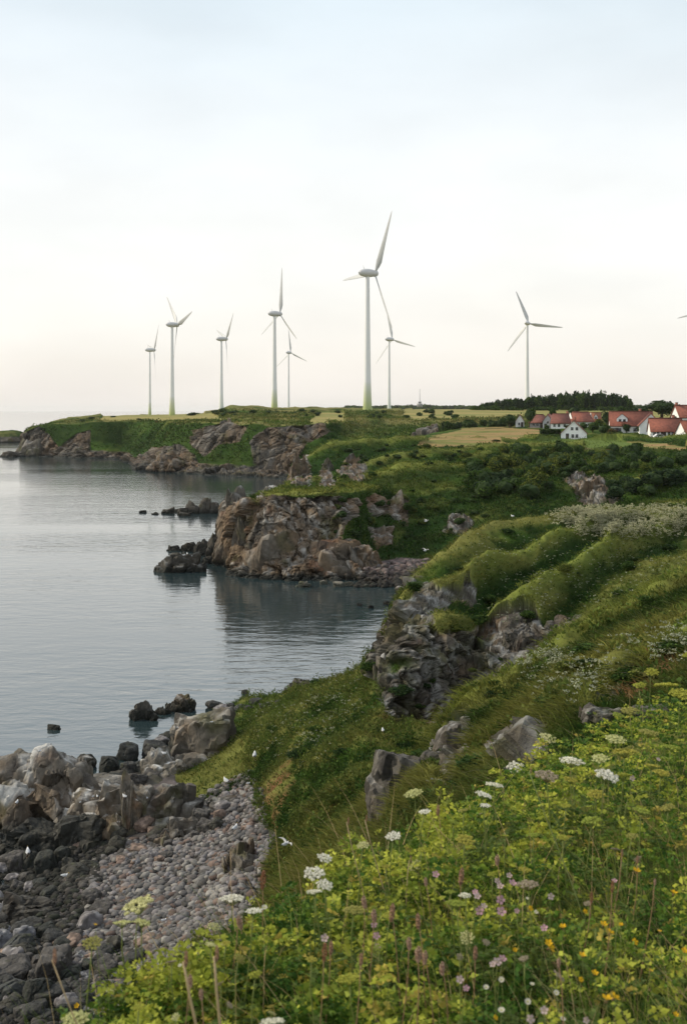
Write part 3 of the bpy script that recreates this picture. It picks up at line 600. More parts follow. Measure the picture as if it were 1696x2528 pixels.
# sea stacks and skerries
wrock('low dark rock slab with perched gulls off the middle headland', 440, 1413, 128, 42, 1, guano=.8, warm=.1, dark=.35, sink=.3, amp=.35)
wrock('tall dark seaweed rock with jagged top in the near water', 352, 1778, 66, 38, 2, warm=.3, dark=.35, amp=.4)
wrock('flat tan rock lying in the water beside the dark jagged one', 446, 1757, 82, 32, 3, warm=.5, guano=.2, amp=.3)
wrock('small low brown ledge joining the jagged rock and the tan rock', 397, 1765, 50, 13, 4, warm=.6, guano=0)
wrock('tiny dark rock alone in the water at the left', 132, 1802, 30, 12, 5, dark=.6, guano=0, sub=4)
wrock('small round black rock off the grassy point', 605, 1713, 18, 9, 6, dark=.8, guano=0, sub=3)
wrock('tiny black rock farthest out beyond the dark reef', 352, 1266, 16, 6, 7, dark=.8, guano=0, sub=3)
for i, (u, v, w, h) in enumerate([(415, 1268, 30, 10), (450, 1270, 26, 14), (440, 1264, 20, 8), (474, 1268, 30, 22), (505, 1268, 34, 36), (530, 1268, 34, 26), (560, 1266, 40, 34), (585, 1262, 44, 40), (620, 1256, 40, 30), (655, 1248, 40, 34), (455, 1274, 26, 8), (385, 1270, 16, 5)]):
    wrock('dark jagged rock of the reef behind the middle headland', u, v, w, h, 10+i, group='reef rocks behind the middle headland', dark=.35 if i < 6 else .1, guano=.3, sub=4, warm=.35)
# middle headland masses
outcrop('tall pale grey buttress with white streaks at the headland tip', 598, 1372, 172, 5.6, 9.2, 8, 21, guano=.9, warm=.1, dark=.1, sq=.6, amp=.28)
outcrop('big rounded rust coloured rock dome at the foot of the headland', 690, 1432, 162, 9.4, 7.0, 8, 22, nb=12, bs=.5, emb=.5, guano=.25, warm=1.0, amp=.27, fs=.45)
outcrop('second rounded red grey dome joined to the rust coloured one', 815, 1434, 161, 9.5, 6.0, 8, 23, nb=12, bs=.5, emb=.55, guano=.1, warm=1.0, amp=.27, fs=.45)
outcrop('low red grey knob at the beach end of the headland rocks', 890, 1425, 163, 6, 4.2, 6, 24, guano=.1, warm=.9)
outcrop('crest rock with white stained top beside the headland grass', 670, 1232, 184, 4.5, 2.0, 5, 25, guano=.9, warm=.3)
outcrop('upright pale pinkish crag in the green bowl', 985, 1290, 184, 3.6, 4.0, 3, 28, guano=.3, warm=.7, sq=.6, tone=1.3)
outcrop('narrow tan crag left of the upright pinkish crag', 925, 1285, 183, 4.6, 3.8, 3, 29, guano=.2, warm=.7, tone=1.2)
outcrop('grey lichened rock alone in the green bowl', 1122, 1322, 180, 3.6, 3.4, 3, 30, guano=.6, warm=.2, tone=1.3)
outcrop('small tan crag low in the grass above the pebble cove', 937, 1350, 174, 3, 2.6, 3, 31, guano=.2, warm=.6, tone=1.2)
for i, (u, v, w, h, dk, tn) in enumerate([(470, 1362, 46, 22, .7, 1), (500, 1372, 50, 34, .7, 1), (530, 1378, 56, 52, .65, 1), (430, 1360, 36, 12, .8, 1), (560, 1392, 60, 40, .6, 1), (515, 1392, 50, 16, .8, 1), (545, 1350, 40, 50, .5, 1)]):
    wrock('black wet rock in the apron at the headland tip', u, v, w, h, 40+i, group='black rocks at the headland tip', dark=dk, guano=0, sub=4)
for i, (u, v, w, h, g) in enumerate([(749, 1450, 38, 12, 0), (835, 1449, 26, 12, 1), (861, 1447, 24, 10, 0), (800, 1443, 18, 10, 1), (885, 1450, 10, 8, 0), (905, 1450, 12, 8, 0), (920, 1447, 10, 7, 0)]):
    wrock(['pale flat stone in the water, first and widest of the row by the headland', 'yellowish stone in the water by the headland', 'flat pale stone beside the yellowish one', 'small brown stone among the pale ones at the headland', 'small pale stone at the cove edge', 'small pale stone at the cove edge', 'small pale stone at the cove edge'][i], u, v, w, h, 60+i, group='pale stones along the foot of the headland', guano=0, tone=3.2, sub=3, name='stone', warm=.4)
for i, (u, v, w, h) in enumerate([(985, 1495, 22, 16), (965, 1497, 14, 9), (1002, 1492, 18, 22), (888, 1496, 12, 6), (916, 1502, 12, 5), (990, 1470, 24, 22), (1006, 1462, 20, 22), (953, 1493, 14, 8)]):
    wrock('grey rock at the foot of the near cliff by the cove', u, v, w, h, 70+i, group='grey rocks between the near cliff and the cove', guano=.7, sub=3, warm=.1, tone=1.4 if i in (0, 2, 5, 6) else .4)
# islet beyond the far cliffs
Vi, Fi = ICO[5]; Vi = Vi.copy(); ci = P(8, 1090, 872); Vi = Vi*A(22, 26, 9.5); Vi[:, 2] = np.minimum(Vi[:, 2], 8.0)+fbm(Vi/9, 4)*1.6; Vi[:, :2] *= (1+.12*fbm(Vi/7+5, 3))[:, None]; Wi = Vi+ci
cI = mix(grasscol(Wi, 14, .25, 2), rockcol(Wi, 6, .4, 5)*.8, sstep(4.6, 3.4, Vi[:, 2]+fbm(Vi/5, 3)*1.5)); oi = link_mesh('islet', Vi, Fi, M_LAND, col=cI, smooth=True); oi.location = Vector(ci)
tag(oi, 'low grass topped islet at the left edge beyond the far cliffs', 'islet')
# second headland
outcrop('dark craggy rock face at the sea end of the second headland', 745, 1205, 274, 5.5, 7.5, 4, 81, guano=.5, warm=.4)
outcrop('pointed grey crag in the grass of the second headland', 805, 1202, 274, 4, 6.5, 3, 82, guano=.4, warm=.4)
outcrop('round grey knoll of rock on the second headland', 868, 1185, 278, 7, 6.2, 4, 83, guano=.4, warm=.6)
outcrop('pale bare rock slope in the scrub above the green bowl', 1430, 1225, 222, 10, 4.5, 5, 84, guano=.4, warm=.2, rz=-.5, tone=1.3, lean=-.6)
outcrop('brown bare rock patch on the far green hill', 1050, 1085, 440, 10, 5, 6, 85, guano=.2, warm=.6)
outcrop('rust red rock ridge running down to the far shore', 415, 1165, 440, 18, 7, 12, 86, guano=.1, warm=1.0)
outcrop('black low rocks at the tip of the rust red ridge', 355, 1160, 455, 9, 2.6, 8, 87, dark=.8, guano=0)
outcrop('dark rock shelf reaching out left of the far cliffs', 22, 1130, 585, 16, 3, 14, 91, dark=.6, guano=0)
outcrop('grey cliff corner at the left end of the far headland', 80, 1127, 594, 9, 9, 6, 92, nb=8, guano=.4, warm=.2, sq=.6)
# shore rocks, near left
outcrop('huge ribbed rock mass with white streaked crest at the left shore', 70, 2085, 64, 6.6, 5.0, 6, 101, ribs=.15, bs=.46, nb=20, guano=.75, warm=.55, amp=.33, fs=.4, sink=.2)
outcrop('yellow lichened shoulder of rock right of the huge ribbed mass', 150, 2040, 68, 3.4, 3.0, 3.5, 102, ribs=.15, bs=.46, nb=20, guano=.15, warm=.8, amp=.3, fs=.45)
outcrop('black weed covered block under the huge ribbed mass', 90, 2120, 61, 6.4, 1.5, 3, 103, dark=.9, guano=0)
outcrop('broad grey fluted rock wall above the pebble beach', 300, 2110, 61, 4.2, 3.7, 3, 104, ribs=.15, bs=.46, nb=20, guano=.6, warm=.35, sq=.6, amp=.27, fs=.42, tone=1.25)
outcrop('pale tan upright rib with white top in the fluted wall', 318, 2080, 60.5, 1.5, 3.1, 1.6, 105, guano=.9, warm=.5, sq=.6, tone=1.4)
outcrop('grey brown rock wall end right of the pale rib', 408, 2075, 61, 3.4, 3.1, 2.8, 106, ribs=.15, bs=.46, nb=20, guano=.3, warm=.4, sq=.6, amp=.26)
outcrop('low dark rock shelf below the fluted wall', 190, 2110, 60, 3.8, 1.8, 2.5, 107, dark=.8, guano=0)
outcrop('whitish lumpy rock ledge at the left end of the fluted wall', 225, 2060, 63, 3, 2.4, 2.6, 108, ribs=.15, bs=.46, nb=20, guano=.7, warm=.2, tone=1.2)
outcrop('pale lavender grey streaked boulder in the shore rocks', 398, 1950, 71, 2.8, 2.1, 2.4, 109, ribs=.15, bs=.46, nb=20, guano=.9, warm=0, sq=.65, tone=1.4)
outcrop('tall square tan rock block with grass on top by the green slope', 505, 1935, 73, 4.6, 4.4, 4, 110, ribs=.15, bs=.46, nb=20, guano=.25, warm=.55, sq=.55, amp=.2, fs=.6)
outcrop('flat topped grey block behind the tan one, touching the water', 470, 1870, 79, 3.2, 2.6, 3, 111, ribs=.15, bs=.46, nb=20, guano=.4, warm=.3, sq=.6, tone=1.2)
outcrop('pale grey shelf behind the black boulders', 415, 1880, 82, 3, 1.9, 3, 112, ribs=.15, bs=.46, nb=20, guano=.8, warm=.1, tone=1.2)
outcrop('brown slabby rock shelf in the middle of the shore', 270, 1985, 68, 5, 1.0, 5, 113, ribs=.15, bs=.46, nb=20, guano=.3, warm=.5)
outcrop('small fluted brown rock row at the top of the pebbles', 455, 2095, 58.5, 3.0, 1.4, 1.4, 114, guano=.2, warm=.5, sq=.6)
outcrop('orange tan stone standing at the foot of the fluted rocks', 407, 2115, 58, .8, 1.1, .7, 115, guano=0, warm=.9, tone=1.5, sub=4)
outcrop('dark jagged rock at the water end of the grassy point', 745, 1735, 92, 2.9, 1.9, 2.4, 116, guano=.2, warm=.4, dark=.3, amp=.35)
outcrop('second jagged brown rock on the grassy point', 778, 1730, 90, 1.7, 1.4, 1.6, 117, guano=.2, warm=.4)
outcrop('mossy brown slab lying between the pebbles and the meadow', 590, 2185, 50, 1.7, 1.6, 2.2, 118, guano=0, warm=.6)
outcrop('pointed pale boulder among the dark stones at the lower left', 150, 2405, 46, .95, .9, .9, 119, guano=.5, warm=.1, sub=4, tone=1.6)
outcrop('rounded tan boulder beside the pointed pale one', 205, 2425, 45, .95, .75, .9, 120, guano=.1, warm=.7, sub=4, tone=1.4)
outcrop('white topped round boulder among black stones at the left', 55, 2350, 48, .75, .6, .8, 121, guano=1, warm=0, sub=4, tone=1.4)
outcrop('dark tan boulder lying on the pebbles', 405, 2185, 54.5, 1.15, .55, .9, 122, guano=0, warm=.5, sub=4)
outcrop('pale grey boulder touching the dark tan one on the pebbles', 373, 2178, 54, .7, .5, .7, 123, guano=.4, warm=0, sub=4, tone=1.7)
outcrop('brown flat boulder half buried under the near meadow edge', 300, 2255, 52, 1.6, .6, 1.4, 124, guano=0, warm=.4, sub=4)
# near cliffs and spur
for a in [('grey bulging buttress at the left foot of the near cliff', 950, 1755, 70, 2.0, 3.2, 2.0, 131, .6, .25, 1.15), ('mossy upper crag on the shoulder of the near cliff', 965, 1590, 75, 1.5, 1.4, 1.6, 133, .3, .5, .9),
          ('jagged crag with pale stones at the near cliff crest', 1010, 1490, 81, 1.6, 1.0, 1.4, 134, .7, .3, 1.1), ('pale rock rib between the moss bands of the near cliff', 1115, 1720, 72, 1.3, 2.6, 1.4, 135, .5, .4, 1.1),
          ('squared dark crag under the upper grass ridge', 1290, 1600, 70, 2.4, 1.3, 1.8, 137, .3, .4, .85), ('brown crag at the right end of the upper rock band', 1400, 1560, 70, 2.4, .8, 1.6, 138, .2, .5, .9),
          ('white stained rock tooth above the lower grass ridge', 1238, 1725, 60, 1.1, 1.3, 1.2, 139, 1.0, .1, 1.5), ('flat lying crest slab of grey rock in the grass', 1150, 1475, 83, 1.5, .6, 1.2, 141, .6, .3, 1.1)]:
    outcrop(a[0], a[1], a[2], a[3], a[4], a[5], a[6], a[7], guano=a[8], warm=a[9], tone=a[10], emb=.55)
for a in [('big smooth grey leaning boulder above the meadow edge', 1005, 2040, 36, 1.75, 2.35, 1.5, 151, .5, .1, 1.1, -.15), ('grey white topped boulder right of the leaning one', 1075, 1990, 37, 1.2, 1.7, 1.1, 152, .7, .1, 1.2, 0),
          ('dark fluted crag between the boulders and the orange turf', 1140, 1985, 36, 1.0, 2.2, 1.2, 153, .5, .3, .8, 0), ('white streaked rock spike in the orange turf', 1100, 1880, 38, .8, 1.3, .8, 154, 1, .1, 1.4, 0),
          ('large grey rock under the moss cushion by the umbels', 1292, 1900, 30, 1.1, .85, 1.0, 155, .4, .1, 1.1, .1), ('mossy red brown rock left of the large grey one', 1236, 1885, 33, .7, .9, .8, 156, .2, .8, .9, 0),
          ('rust brown rock right under the yellow umbels', 1465, 1850, 28, .6, .6, .6, 157, 0, 1, .9, 0), ('low grey rock strip at the edge of the right hand bank', 1510, 1790, 27, 1.2, .3, .7, 158, .5, .2, 1.2, 0),
          ('pale purple grey stones on the bank above the flowers', 1610, 1770, 22, .7, .18, .5, 159, .6, 0, 1.3, 0), ('lone pale rock on the dark green lower slope', 932, 1840, 62, 1.0, 1.1, .9, 160, .8, .1, 1.3, 0)]:
    outcrop(a[0], a[1], a[2], a[3], a[4], a[5], a[6], a[7], guano=a[8]*.7, warm=a[9]+.15, tone=a[10]*.72, lean=a[11], nb=6, bs=.72, ribs=.5)

for a in [('low dark brown ledge breaking through the top of the pebbles', 560, 2010, 61, 2.6, .8, 1.6, 171, .8), ('dull brown ledge under the green slope at the beach head', 620, 1965, 64, 2.2, .9, 1.4, 172, .7), ('grey bedrock step crossing the middle of the pebble beach', 330, 2145, 57, 3.0, .7, 1.2, 173, .9),
          ('dark bedrock hump between the dark shore and the pebbles', 205, 2215, 54, 2.2, .7, 1.6, 174, .5), ('long weedy bedrock ledge at the left edge of the dark shore', 60, 2270, 51, 3.2, .7, 1.6, 175, .4), ('pale fractured ledge close to the meadow at the lower left', 250, 2390, 46, 2.0, .6, 1.2, 176, 1.2)]:
    outcrop(a[0], a[1], a[2], a[3], a[4], a[5], a[6], a[7], guano=.2, warm=.4, tone=a[8], ribs=.1, nb=14, bs=.45)
# boulders: eight shapes shared by many stones
protoR = []
for k in range(9):
    Vr, F = rock_block(4 if k < 5 else 3, np.random.RandomState(200+k), 10 if k > 4 else 20); Vr = Vr*(1+.13*fbm(Vr*1.1+k*3, 4)+.10*rockdisp(Vr+k*9, .9, .9))[:, None]
    nz = unit(Vr)[:, 2]; base = [A(.03, .03, .028), A(.06, .055, .05), A(.03, .032, .03), A(.04, .038, .03), A(.022, .024, .02), A(.14, .13, .13), A(.2, .18, .165), A(.12, .12, .13), A(.16, .115, .09)][k]
    n = fbm(Vr*2+k, 4); c = mix(np.tile(base, (len(Vr), 1)), base*1.9, sstep(0, .4, n)); c = mix(c, A(.05, .055, .02), sstep(.2, .5, fbm(Vr*1.4+k+9, 3))*.5)
    if k in (5, 6, 7): c = mix(c, A(.4, .39, .37), sstep(.5, .9, nz)*sstep(-.1, .3, n)*.7)
    me = link_mesh('boulder', Vr*A(.5, .5, .5), F, M_ROCKN, col=c, smooth=True); me.data.set_sharp_from_angle(angle=math.radians(40)); protoR.append(me.data); bpy.data.objects.remove(me)
def boulder(u, v, wpx, hpx, k, label, group):
    p = hit(u, v)
    if p is None: return
    m = p.y/FP; o = bpy.data.objects.new('boulder', protoR[k]); COL.objects.link(o)
    h = hpx*m; o.location = (p.x, p.y+.2*wpx*m, max(p.z, -.1)+h*.28); o.scale = (wpx*m, wpx*m*random.uniform(.7, 1.1), h*1.15)
    o.rotation_euler = (random.uniform(-.25, .25), random.uniform(-.3, .3), random.uniform(0, 6.28)); tag(o, label, 'rock', group)
BL = 'black wet boulders between the sea rocks'
for i, a in enumerate([(212, 1895, 46, 40, 3, 'dark olive boulder standing alone in the shallow water'), (318, 1875, 58, 50, 2, 'upright pointed black boulder at the sea side of the black heap'), (380, 1870, 72, 46, 0, 'wide black boulder beside the pale shelf'),
      (268, 1905, 54, 46, 4, 'black boulder at the left end of the heap'), (318, 1910, 50, 34, 0, None), (352, 1905, 48, 34, 2, None), (330, 1940, 70, 30, 1, None), (285, 1930, 44, 22, 4, None), (238, 1950, 60, 36, 4, None), (232, 1935, 40, 22, 3, None), (215, 1925, 34, 20, 0, None),
      (258, 1965, 50, 24, 7, 'pale blue grey boulder in the middle of the shore'), (322, 1965, 60, 20, 7, 'long flat pale boulder lying before the streaked one'), (372, 1925, 44, 26, 1, None), (300, 1950, 36, 20, 4, None), (350, 1960, 44, 20, 8, None), (395, 1838, 40, 22, 5, None),
      (545, 1762, 50, 26, 5, 'pale slab at the water edge below the grassy point'), (530, 1750, 40, 22, 0, None), (565, 1752, 34, 18, 0, None), (510, 1785, 24, 8, 4, None), (635, 1738, 40, 16, 4, 'low black rock in the water by the grassy point'), (650, 1748, 26, 12, 2, None), (590, 1755, 34, 16, 2, None), (688, 1738, 16, 12, 1, None), (660, 1742, 20, 9, 0, None), (615, 1752, 26, 12, 4, None)]):
    boulder(*a[:5], a[5] or 'black wet boulder in the heap at the water edge', BL)
for i in range(70):      # dark stones, lower left
    u = random.uniform(-60, 260); v = 2130+random.random()**.8*400; 
    if u > 40+(v-2100)*.75 and random.random() < .8: continue
    w = random.uniform(22, 62)*(.75 if v < 2250 else 1)
    k = random.choice([0, 0, 1, 2, 3, 4, 4, 4, 5, 1]); 
    boulder(u, v, w, w*random.uniform(.5, .8), k, 'black weedy boulder of the dark shore below the meadow' if k not in (5, 6, 7, 8) else 'grey dry boulder of the dark shore below the meadow', 'boulders of the dark shore')
for i, (u, v, w, h, k) in enumerate([(30, 2150, 60, 50, 1), (75, 2145, 50, 52, 4), (110, 2150, 60, 54, 4), (150, 2130, 60, 44, 4), (15, 2110, 60, 40, 3), (120, 2100, 70, 30, 7), (185, 2165, 60, 34, 3), (215, 2150, 46, 26, 3), (95, 2190, 40, 20, 4), (120, 2215, 44, 26, 4), (160, 2200, 40, 20, 3)]):
    boulder(u, v, w, h, k, 'dark boulder by the rock pool at the left edge' if k != 7 else 'pale wedge shaped boulder by the rock pool', 'boulders round the rock pool')
for i in range(46):      # bigger stones in and above the pebbles
    u = random.uniform(200, 660); v = random.uniform(2010, 2290)
    if not inpoly(np.array([u]), np.array([v]), [(230, 2300), (300, 2120), (480, 2060), (650, 1960), (700, 2080), (560, 2190), (420, 2300)])[0]: continue
    w = random.uniform(14, 30); k = random.choice([5, 6, 7, 8, 5, 1])
    boulder(u, v, w, w*.65, k, 'rounded grey boulder lying among the smaller pebbles', 'boulders lying on the pebble beach')
for i in range(16):
    u = random.uniform(140, 330); v = random.uniform(2300, 2440); w = random.uniform(24, 50)
    boulder(u, v, w, w*.6, random.choice([7, 8, 1, 5, 3]), 'grey boulder on the slope between beach and meadow', 'boulders between the beach and the meadow')

random.seed(77)
for i in range(75):      # angular blocks strewn over the upper beach and along the dark shore
    if i < 45: u = random.uniform(150, 560); v = random.uniform(1985, 2150); w = random.uniform(18, 52)
    else: u = random.uniform(-40, 380); v = random.uniform(2230, 2500); w = random.uniform(30, 70)
    if i < 45 and u > 430 and v > 2080: continue
    k = random.choice([1, 5, 1, 8, 3, 1, 3]) if i < 45 else random.choice([1, 5, 7, 3, 8, 0, 0])
    boulder(u, v, w, w*random.uniform(.5, .85), k, 'angular grey brown block strewn over the top of the beach' if i < 45 else 'angular slab lying on the low dark shore', 'angular blocks on the upper beach' if i < 45 else 'angular slabs on the dark shore')
for i in range(30):
    u = random.uniform(-60, 300); v = random.uniform(2260, 2520); w = random.uniform(50, 105); k = random.choice([1, 3, 0, 5, 4, 1, 2, 7])
    if u > 60+(v-2200)*.6: continue
    boulder(u, v, w, w*random.uniform(.45, .8), k, 'big slab tilted on the dark shore at the lower left', 'big slabs on the dark shore')
# cobbles
def cobbles(name, poly, n, smin, smax, label, dk=0, pal=None, yr=(38, 80)):
    us = []; Vb, F = ICO[1]; parts = []; cs = []; cnt = 0; fs = []
    xs = [q[0] for q in poly]; ys = [q[1] for q in poly]
    while cnt < n:
        u = random.uniform(min(xs), max(xs)); v = random.uniform(min(ys), max(ys)); 
        if not inpoly(np.array([u]), np.array([v]), poly)[0]: n -= .3; continue
        p = hit(u, v)
        if p is None or p.z < -.2 or not (yr[0] < p.y < yr[1]): n -= .3; continue
        s = smin+(smax-smin)*random.random()**3*1.5; R = Matrix.Rotation(random.uniform(0, 6.3), 3, 'Z') @ Matrix.Rotation(random.uniform(-.3, .3), 3, 'X')
        V = (Vb*A(random.uniform(.8, 1.3), random.uniform(.8, 1.1), random.uniform(.5, .8))*(1+.12*RS.normal(size=(len(Vb), 1))))*s/2
        V = V @ np.array(R).T+np.array(p)+A(0, 0, s*.12)
        parts.append(V); fs.append(F+cnt*len(Vb)); c = pal[random.randrange(len(pal))]*random.uniform(.6, 1.4)
        w = 1/(1+math.exp((p.z-.9)*4)); c = c*(1-w)+A(.02, .02, .017)*w
        cs.append(np.tile(c, (len(Vb), 1))); cnt += 1
    o = link_mesh(name, np.concatenate(parts), np.concatenate(fs), M_STONE, col=np.concatenate(cs), smooth=True); tag(o, label, 'pebbles', kind='stuff'); return o
PALE = [A(.115, .11, .108), A(.14, .125, .118), A(.095, .093, .09), A(.19, .18, .165), A(.13, .095, .08), A(.07, .066, .062), A(.16, .15, .15)]
cobbles('pebbles', [(215, 2260), (235, 2125), (290, 2080), (400, 2060), (470, 1990), (520, 1950), (620, 1900), (650, 1960), (670, 2080), (650, 2190), (590, 2290), (480, 2400), (360, 2480), (250, 2560), (150, 2480), (200, 2330)], 11000, .14, .36, 'grey and pinkish rounded pebbles covering the beach', pal=PALE)
cobbles('shore_pebbles', [(-60, 2180), (60, 2130), (150, 2090), (300, 2060), (250, 2130), (240, 2260), (200, 2330), (330, 2330), (330, 2600), (-60, 2640)], 7500, .14, .36, 'dark wet stones covering the low shore at the left', pal=[A(.02, .02, .018), A(.03, .028, .025), A(.055, .05, .046), A(.025, .028, .02), A(.02, .02, .018), A(.075, .07, .066)])
cobbles('cove_pebbles', [(880, 1450), (905, 1400), (1090, 1375), (1060, 1450)], 900, .3, .8, 'pinkish grey pebbles in the cove of the middle headland', pal=[A(.2, .15, .14), A(.15, .12, .11), A(.1, .09, .085)], yr=(150, 190))

# ------------------------------------------------------------------ wind turbines
WHITE = A(.74, .75, .75)
def lathe(mb, prof, n=24, col=None):
    a = np.arange(n)/n*2*math.pi; V = np.array([[r*math.cos(t), r*math.sin(t), z] for r, z in prof for t in a])
    k = len(prof); i = np.arange(k-1)[:, None]*n; j = np.arange(n)[None, :]; j2 = (j+1) % n
    F = np.stack([i+j, i+j2, i+n+j2, i+n+j], -1).reshape(-1, 4); mb.add(V, F, col if col is None or np.ndim(col) == 1 else np.repeat(col, n, 0))
def turbine(label, hu, hv, d, Lpx, yaw, ang, green=True, zb=None, fat=1.0, tshift=None):
    """hub seen at pixel (hu,hv); yaw = angle between the rotor axis and the view; ang = rotor angle of first blade from up, clockwise"""
    m = d/FP; L = Lpx*m; hub = P(hu, hv, d); ax = A(math.sin(yaw), math.cos(yaw), 0)      # rotor axis, pointing away and to the right
    s = L/28.5
    tw = hub-ax*3.6*s; gz = zb if zb is not None else ground(tw[0], tw[1], 15)-1.0
    Ht = tw[2]-gz-1.2*s
    root = empty('wind_turbine', (tw[0], tw[1], gz), 0, label=label, cat='wind turbine', group='wind turbines on the coast')
    mb = MB(); zs = np.linspace(0, Ht, 40); r = (2.15-(2.15-1.05)*(zs/Ht)**.8)*s*fat
    r = r+.5*s*fat*np.exp(-zs/(Ht*.08))
    t = sstep(.0, .22, 1-np.clip(zs/(Ht*.24), 0, 1)) if False else np.clip(1-zs/(Ht*.23), 0, 1)**.7
    gc = A(.34, .40, .10); colr = mix(np.tile(WHITE, (40, 1)), gc, t*(1. if green else .25))
    lathe(mb, list(zip(r, zs)), 28, colr); mb.build('tower', M_PAINT, root, True)
    # nacelle: pod along the axis
    nb = MB(); n = 20; prof = []
    for k in range(15):
        x = k/14; prof.append(x)
    Vn = []; 
    R = Matrix.Rotation(math.atan2(ax[1], ax[0]), 3, 'Z'); R = np.array(R)
    xs = np.linspace(-5.49, 3.09, 18)*s; rr = 1.9*s*np.sqrt(np.clip(1-((xs+1.2*s)/(4.3*s))**2, .0004, 1))**.8
    a = np.arange(n)/n*2*math.pi; Vn = np.stack([np.repeat(xs, n), np.tile(np.cos(a), 18)*np.repeat(rr, n)*1.02, np.tile(np.sin(a), 18)*np.repeat(rr, n)*.95], 1)
    i = np.arange(17)[:, None]*n; j = np.arange(n)[None, :]; j2 = (j+1) % n; F = np.stack([i+j, i+j2, i+n+j2, i+n+j], -1).reshape(-1, 4)
    off = A(0, 0, Ht+1.2*s)
    nb.add((Vn+A(1.2*s, 0, 0)) @ R.T+off, F, A(.56, .56, .56)); nb.F4[-1] = F
    nb.tube(np.array([[-1.6*s, 0, 1.6*s], [-2.2*s, 0, 3.2*s]]) @ R.T+off, [.12*s, .06*s], 6, A(.5, .5, .5))
    nb.build('nacelle', M_PAINT, root, True)
    hb = MB(); hc = ax*3.6*s+off; xs = np.linspace(-1.2, 1.6, 9)*s; rr = 1.5*s*np.sqrt(np.clip(1-(xs/(1.7*s))**2, .02, 1))
    Vn = np.stack([np.repeat(xs, n), np.tile(np.cos(a), 9)*np.repeat(rr, n), np.tile(np.sin(a), 9)*np.repeat(rr, n)], 1)
    i = np.arange(8)[:, None]*n; F = np.stack([i+j, i+j2, i+n+j2, i+n+j], -1).reshape(-1, 4)
    hb.add(Vn @ R.T+hc, F, A(.52, .52, .52)); hb.build('hub', M_PAINT, root, True)
    perp = A(ax[1], -ax[0], 0)       # to the right in the picture
    for k in range(3):
        th = ang+k*2*math.pi/3; bd = perp*math.sin(th)+A(0, 0, 1)*math.cos(th); cd = np.cross(ax, bd)
        st = np.array([.02, .06, .12, .2, .35, .55, .75, .9, .975, 1.0]); ch = np.array([.9, 1.0, 1.8, 2.6, 2.3, 1.8, 1.3, .85, .5, .08])*s*1.3*fat
        th_ = np.array([.85, .8, .7, .5, .36, .25, .17, .11, .06, .02])*s*fat; tw_ = np.radians([38, 38, 36, 30, 22, 17, 13, 11, 10, 9])
        nn = 12; aa = np.arange(nn)/nn*2*math.pi; Vb = []
        for q in range(len(st)):
            cc = cd*math.cos(tw_[q])+ax*math.sin(tw_[q]); tt = np.cross(bd, cc)
            for w in aa:
                x = math.cos(w); y = math.sin(w)*(1 if x < 0 else (1-.6*x))
                Vb.append(hc+bd*st[q]*L+cc*(x*ch[q]/2+ch[q]*.18)+tt*y*th_[q]/2)
        i = np.arange(len(st)-1)[:, None]*nn; j = np.arange(nn)[None, :]; F = np.stack([i+j, i+(j+1) % nn, i+nn+(j+1) % nn, i+nn+j], -1).reshape(-1, 4)
        bm_ = MB(); bm_.add(np.array(Vb), F, A(.50, .51, .51)); bm_.build('blade', M_PAINT, root, True)
    return root
R_ = math.radians
def tang(dx, dy, c): return math.atan2(dx/c, -dy)
turbine('largest wind turbine, its green banded tower rising in the centre', 925, 675, 700, 164, R_(61), tang(39, -143, .483), zb=22.3, fat=.82)
turbine('white wind turbine with green tower foot, second from the left', 438, 802, 800, 105, R_(61), tang(-35, -75, .478), zb=19.3, fat=.85)
turbine('thin wind turbine farthest left on the coast', 380.7, 864, 900, 80, R_(68), tang(23, -66.5, .38), zb=18.5, fat=.62)
turbine('wind turbine standing on the grassy hump, third from the left', 558, 837, 705, 90, R_(68), tang(25.6, -64, .36), green=False, zb=25, fat=.75)
turbine('tall wind turbine with one blade straight up right of the grassy hump', 690.8, 775, 730, 114, R_(60), tang(6, -113, .5), zb=23.8, fat=.85)
turbine('small wind turbine half behind the one with the upright blade', 717.5, 870.6, 1250, 58, R_(38), tang(-4.5, -47, .8), green=False, zb=22, fat=.7)
turbine('small wind turbine behind the lowest blade of the largest one', 968, 838, 975, 82.4, R_(48), tang(-14.5, -79.5, .668), green=False, zb=23, fat=.7)
turbine('wind turbine rising behind the wood at the right', 1304, 798.5, 917, 87, R_(26), tang(-29, -81, .896), green=False, zb=22, fat=.9)
turbine('wind turbine beyond the right edge with only a blade tip in view', 1757, 766, 917, 86, R_(26), tang(-75, 17, .896), green=False, zb=22, fat=.9)

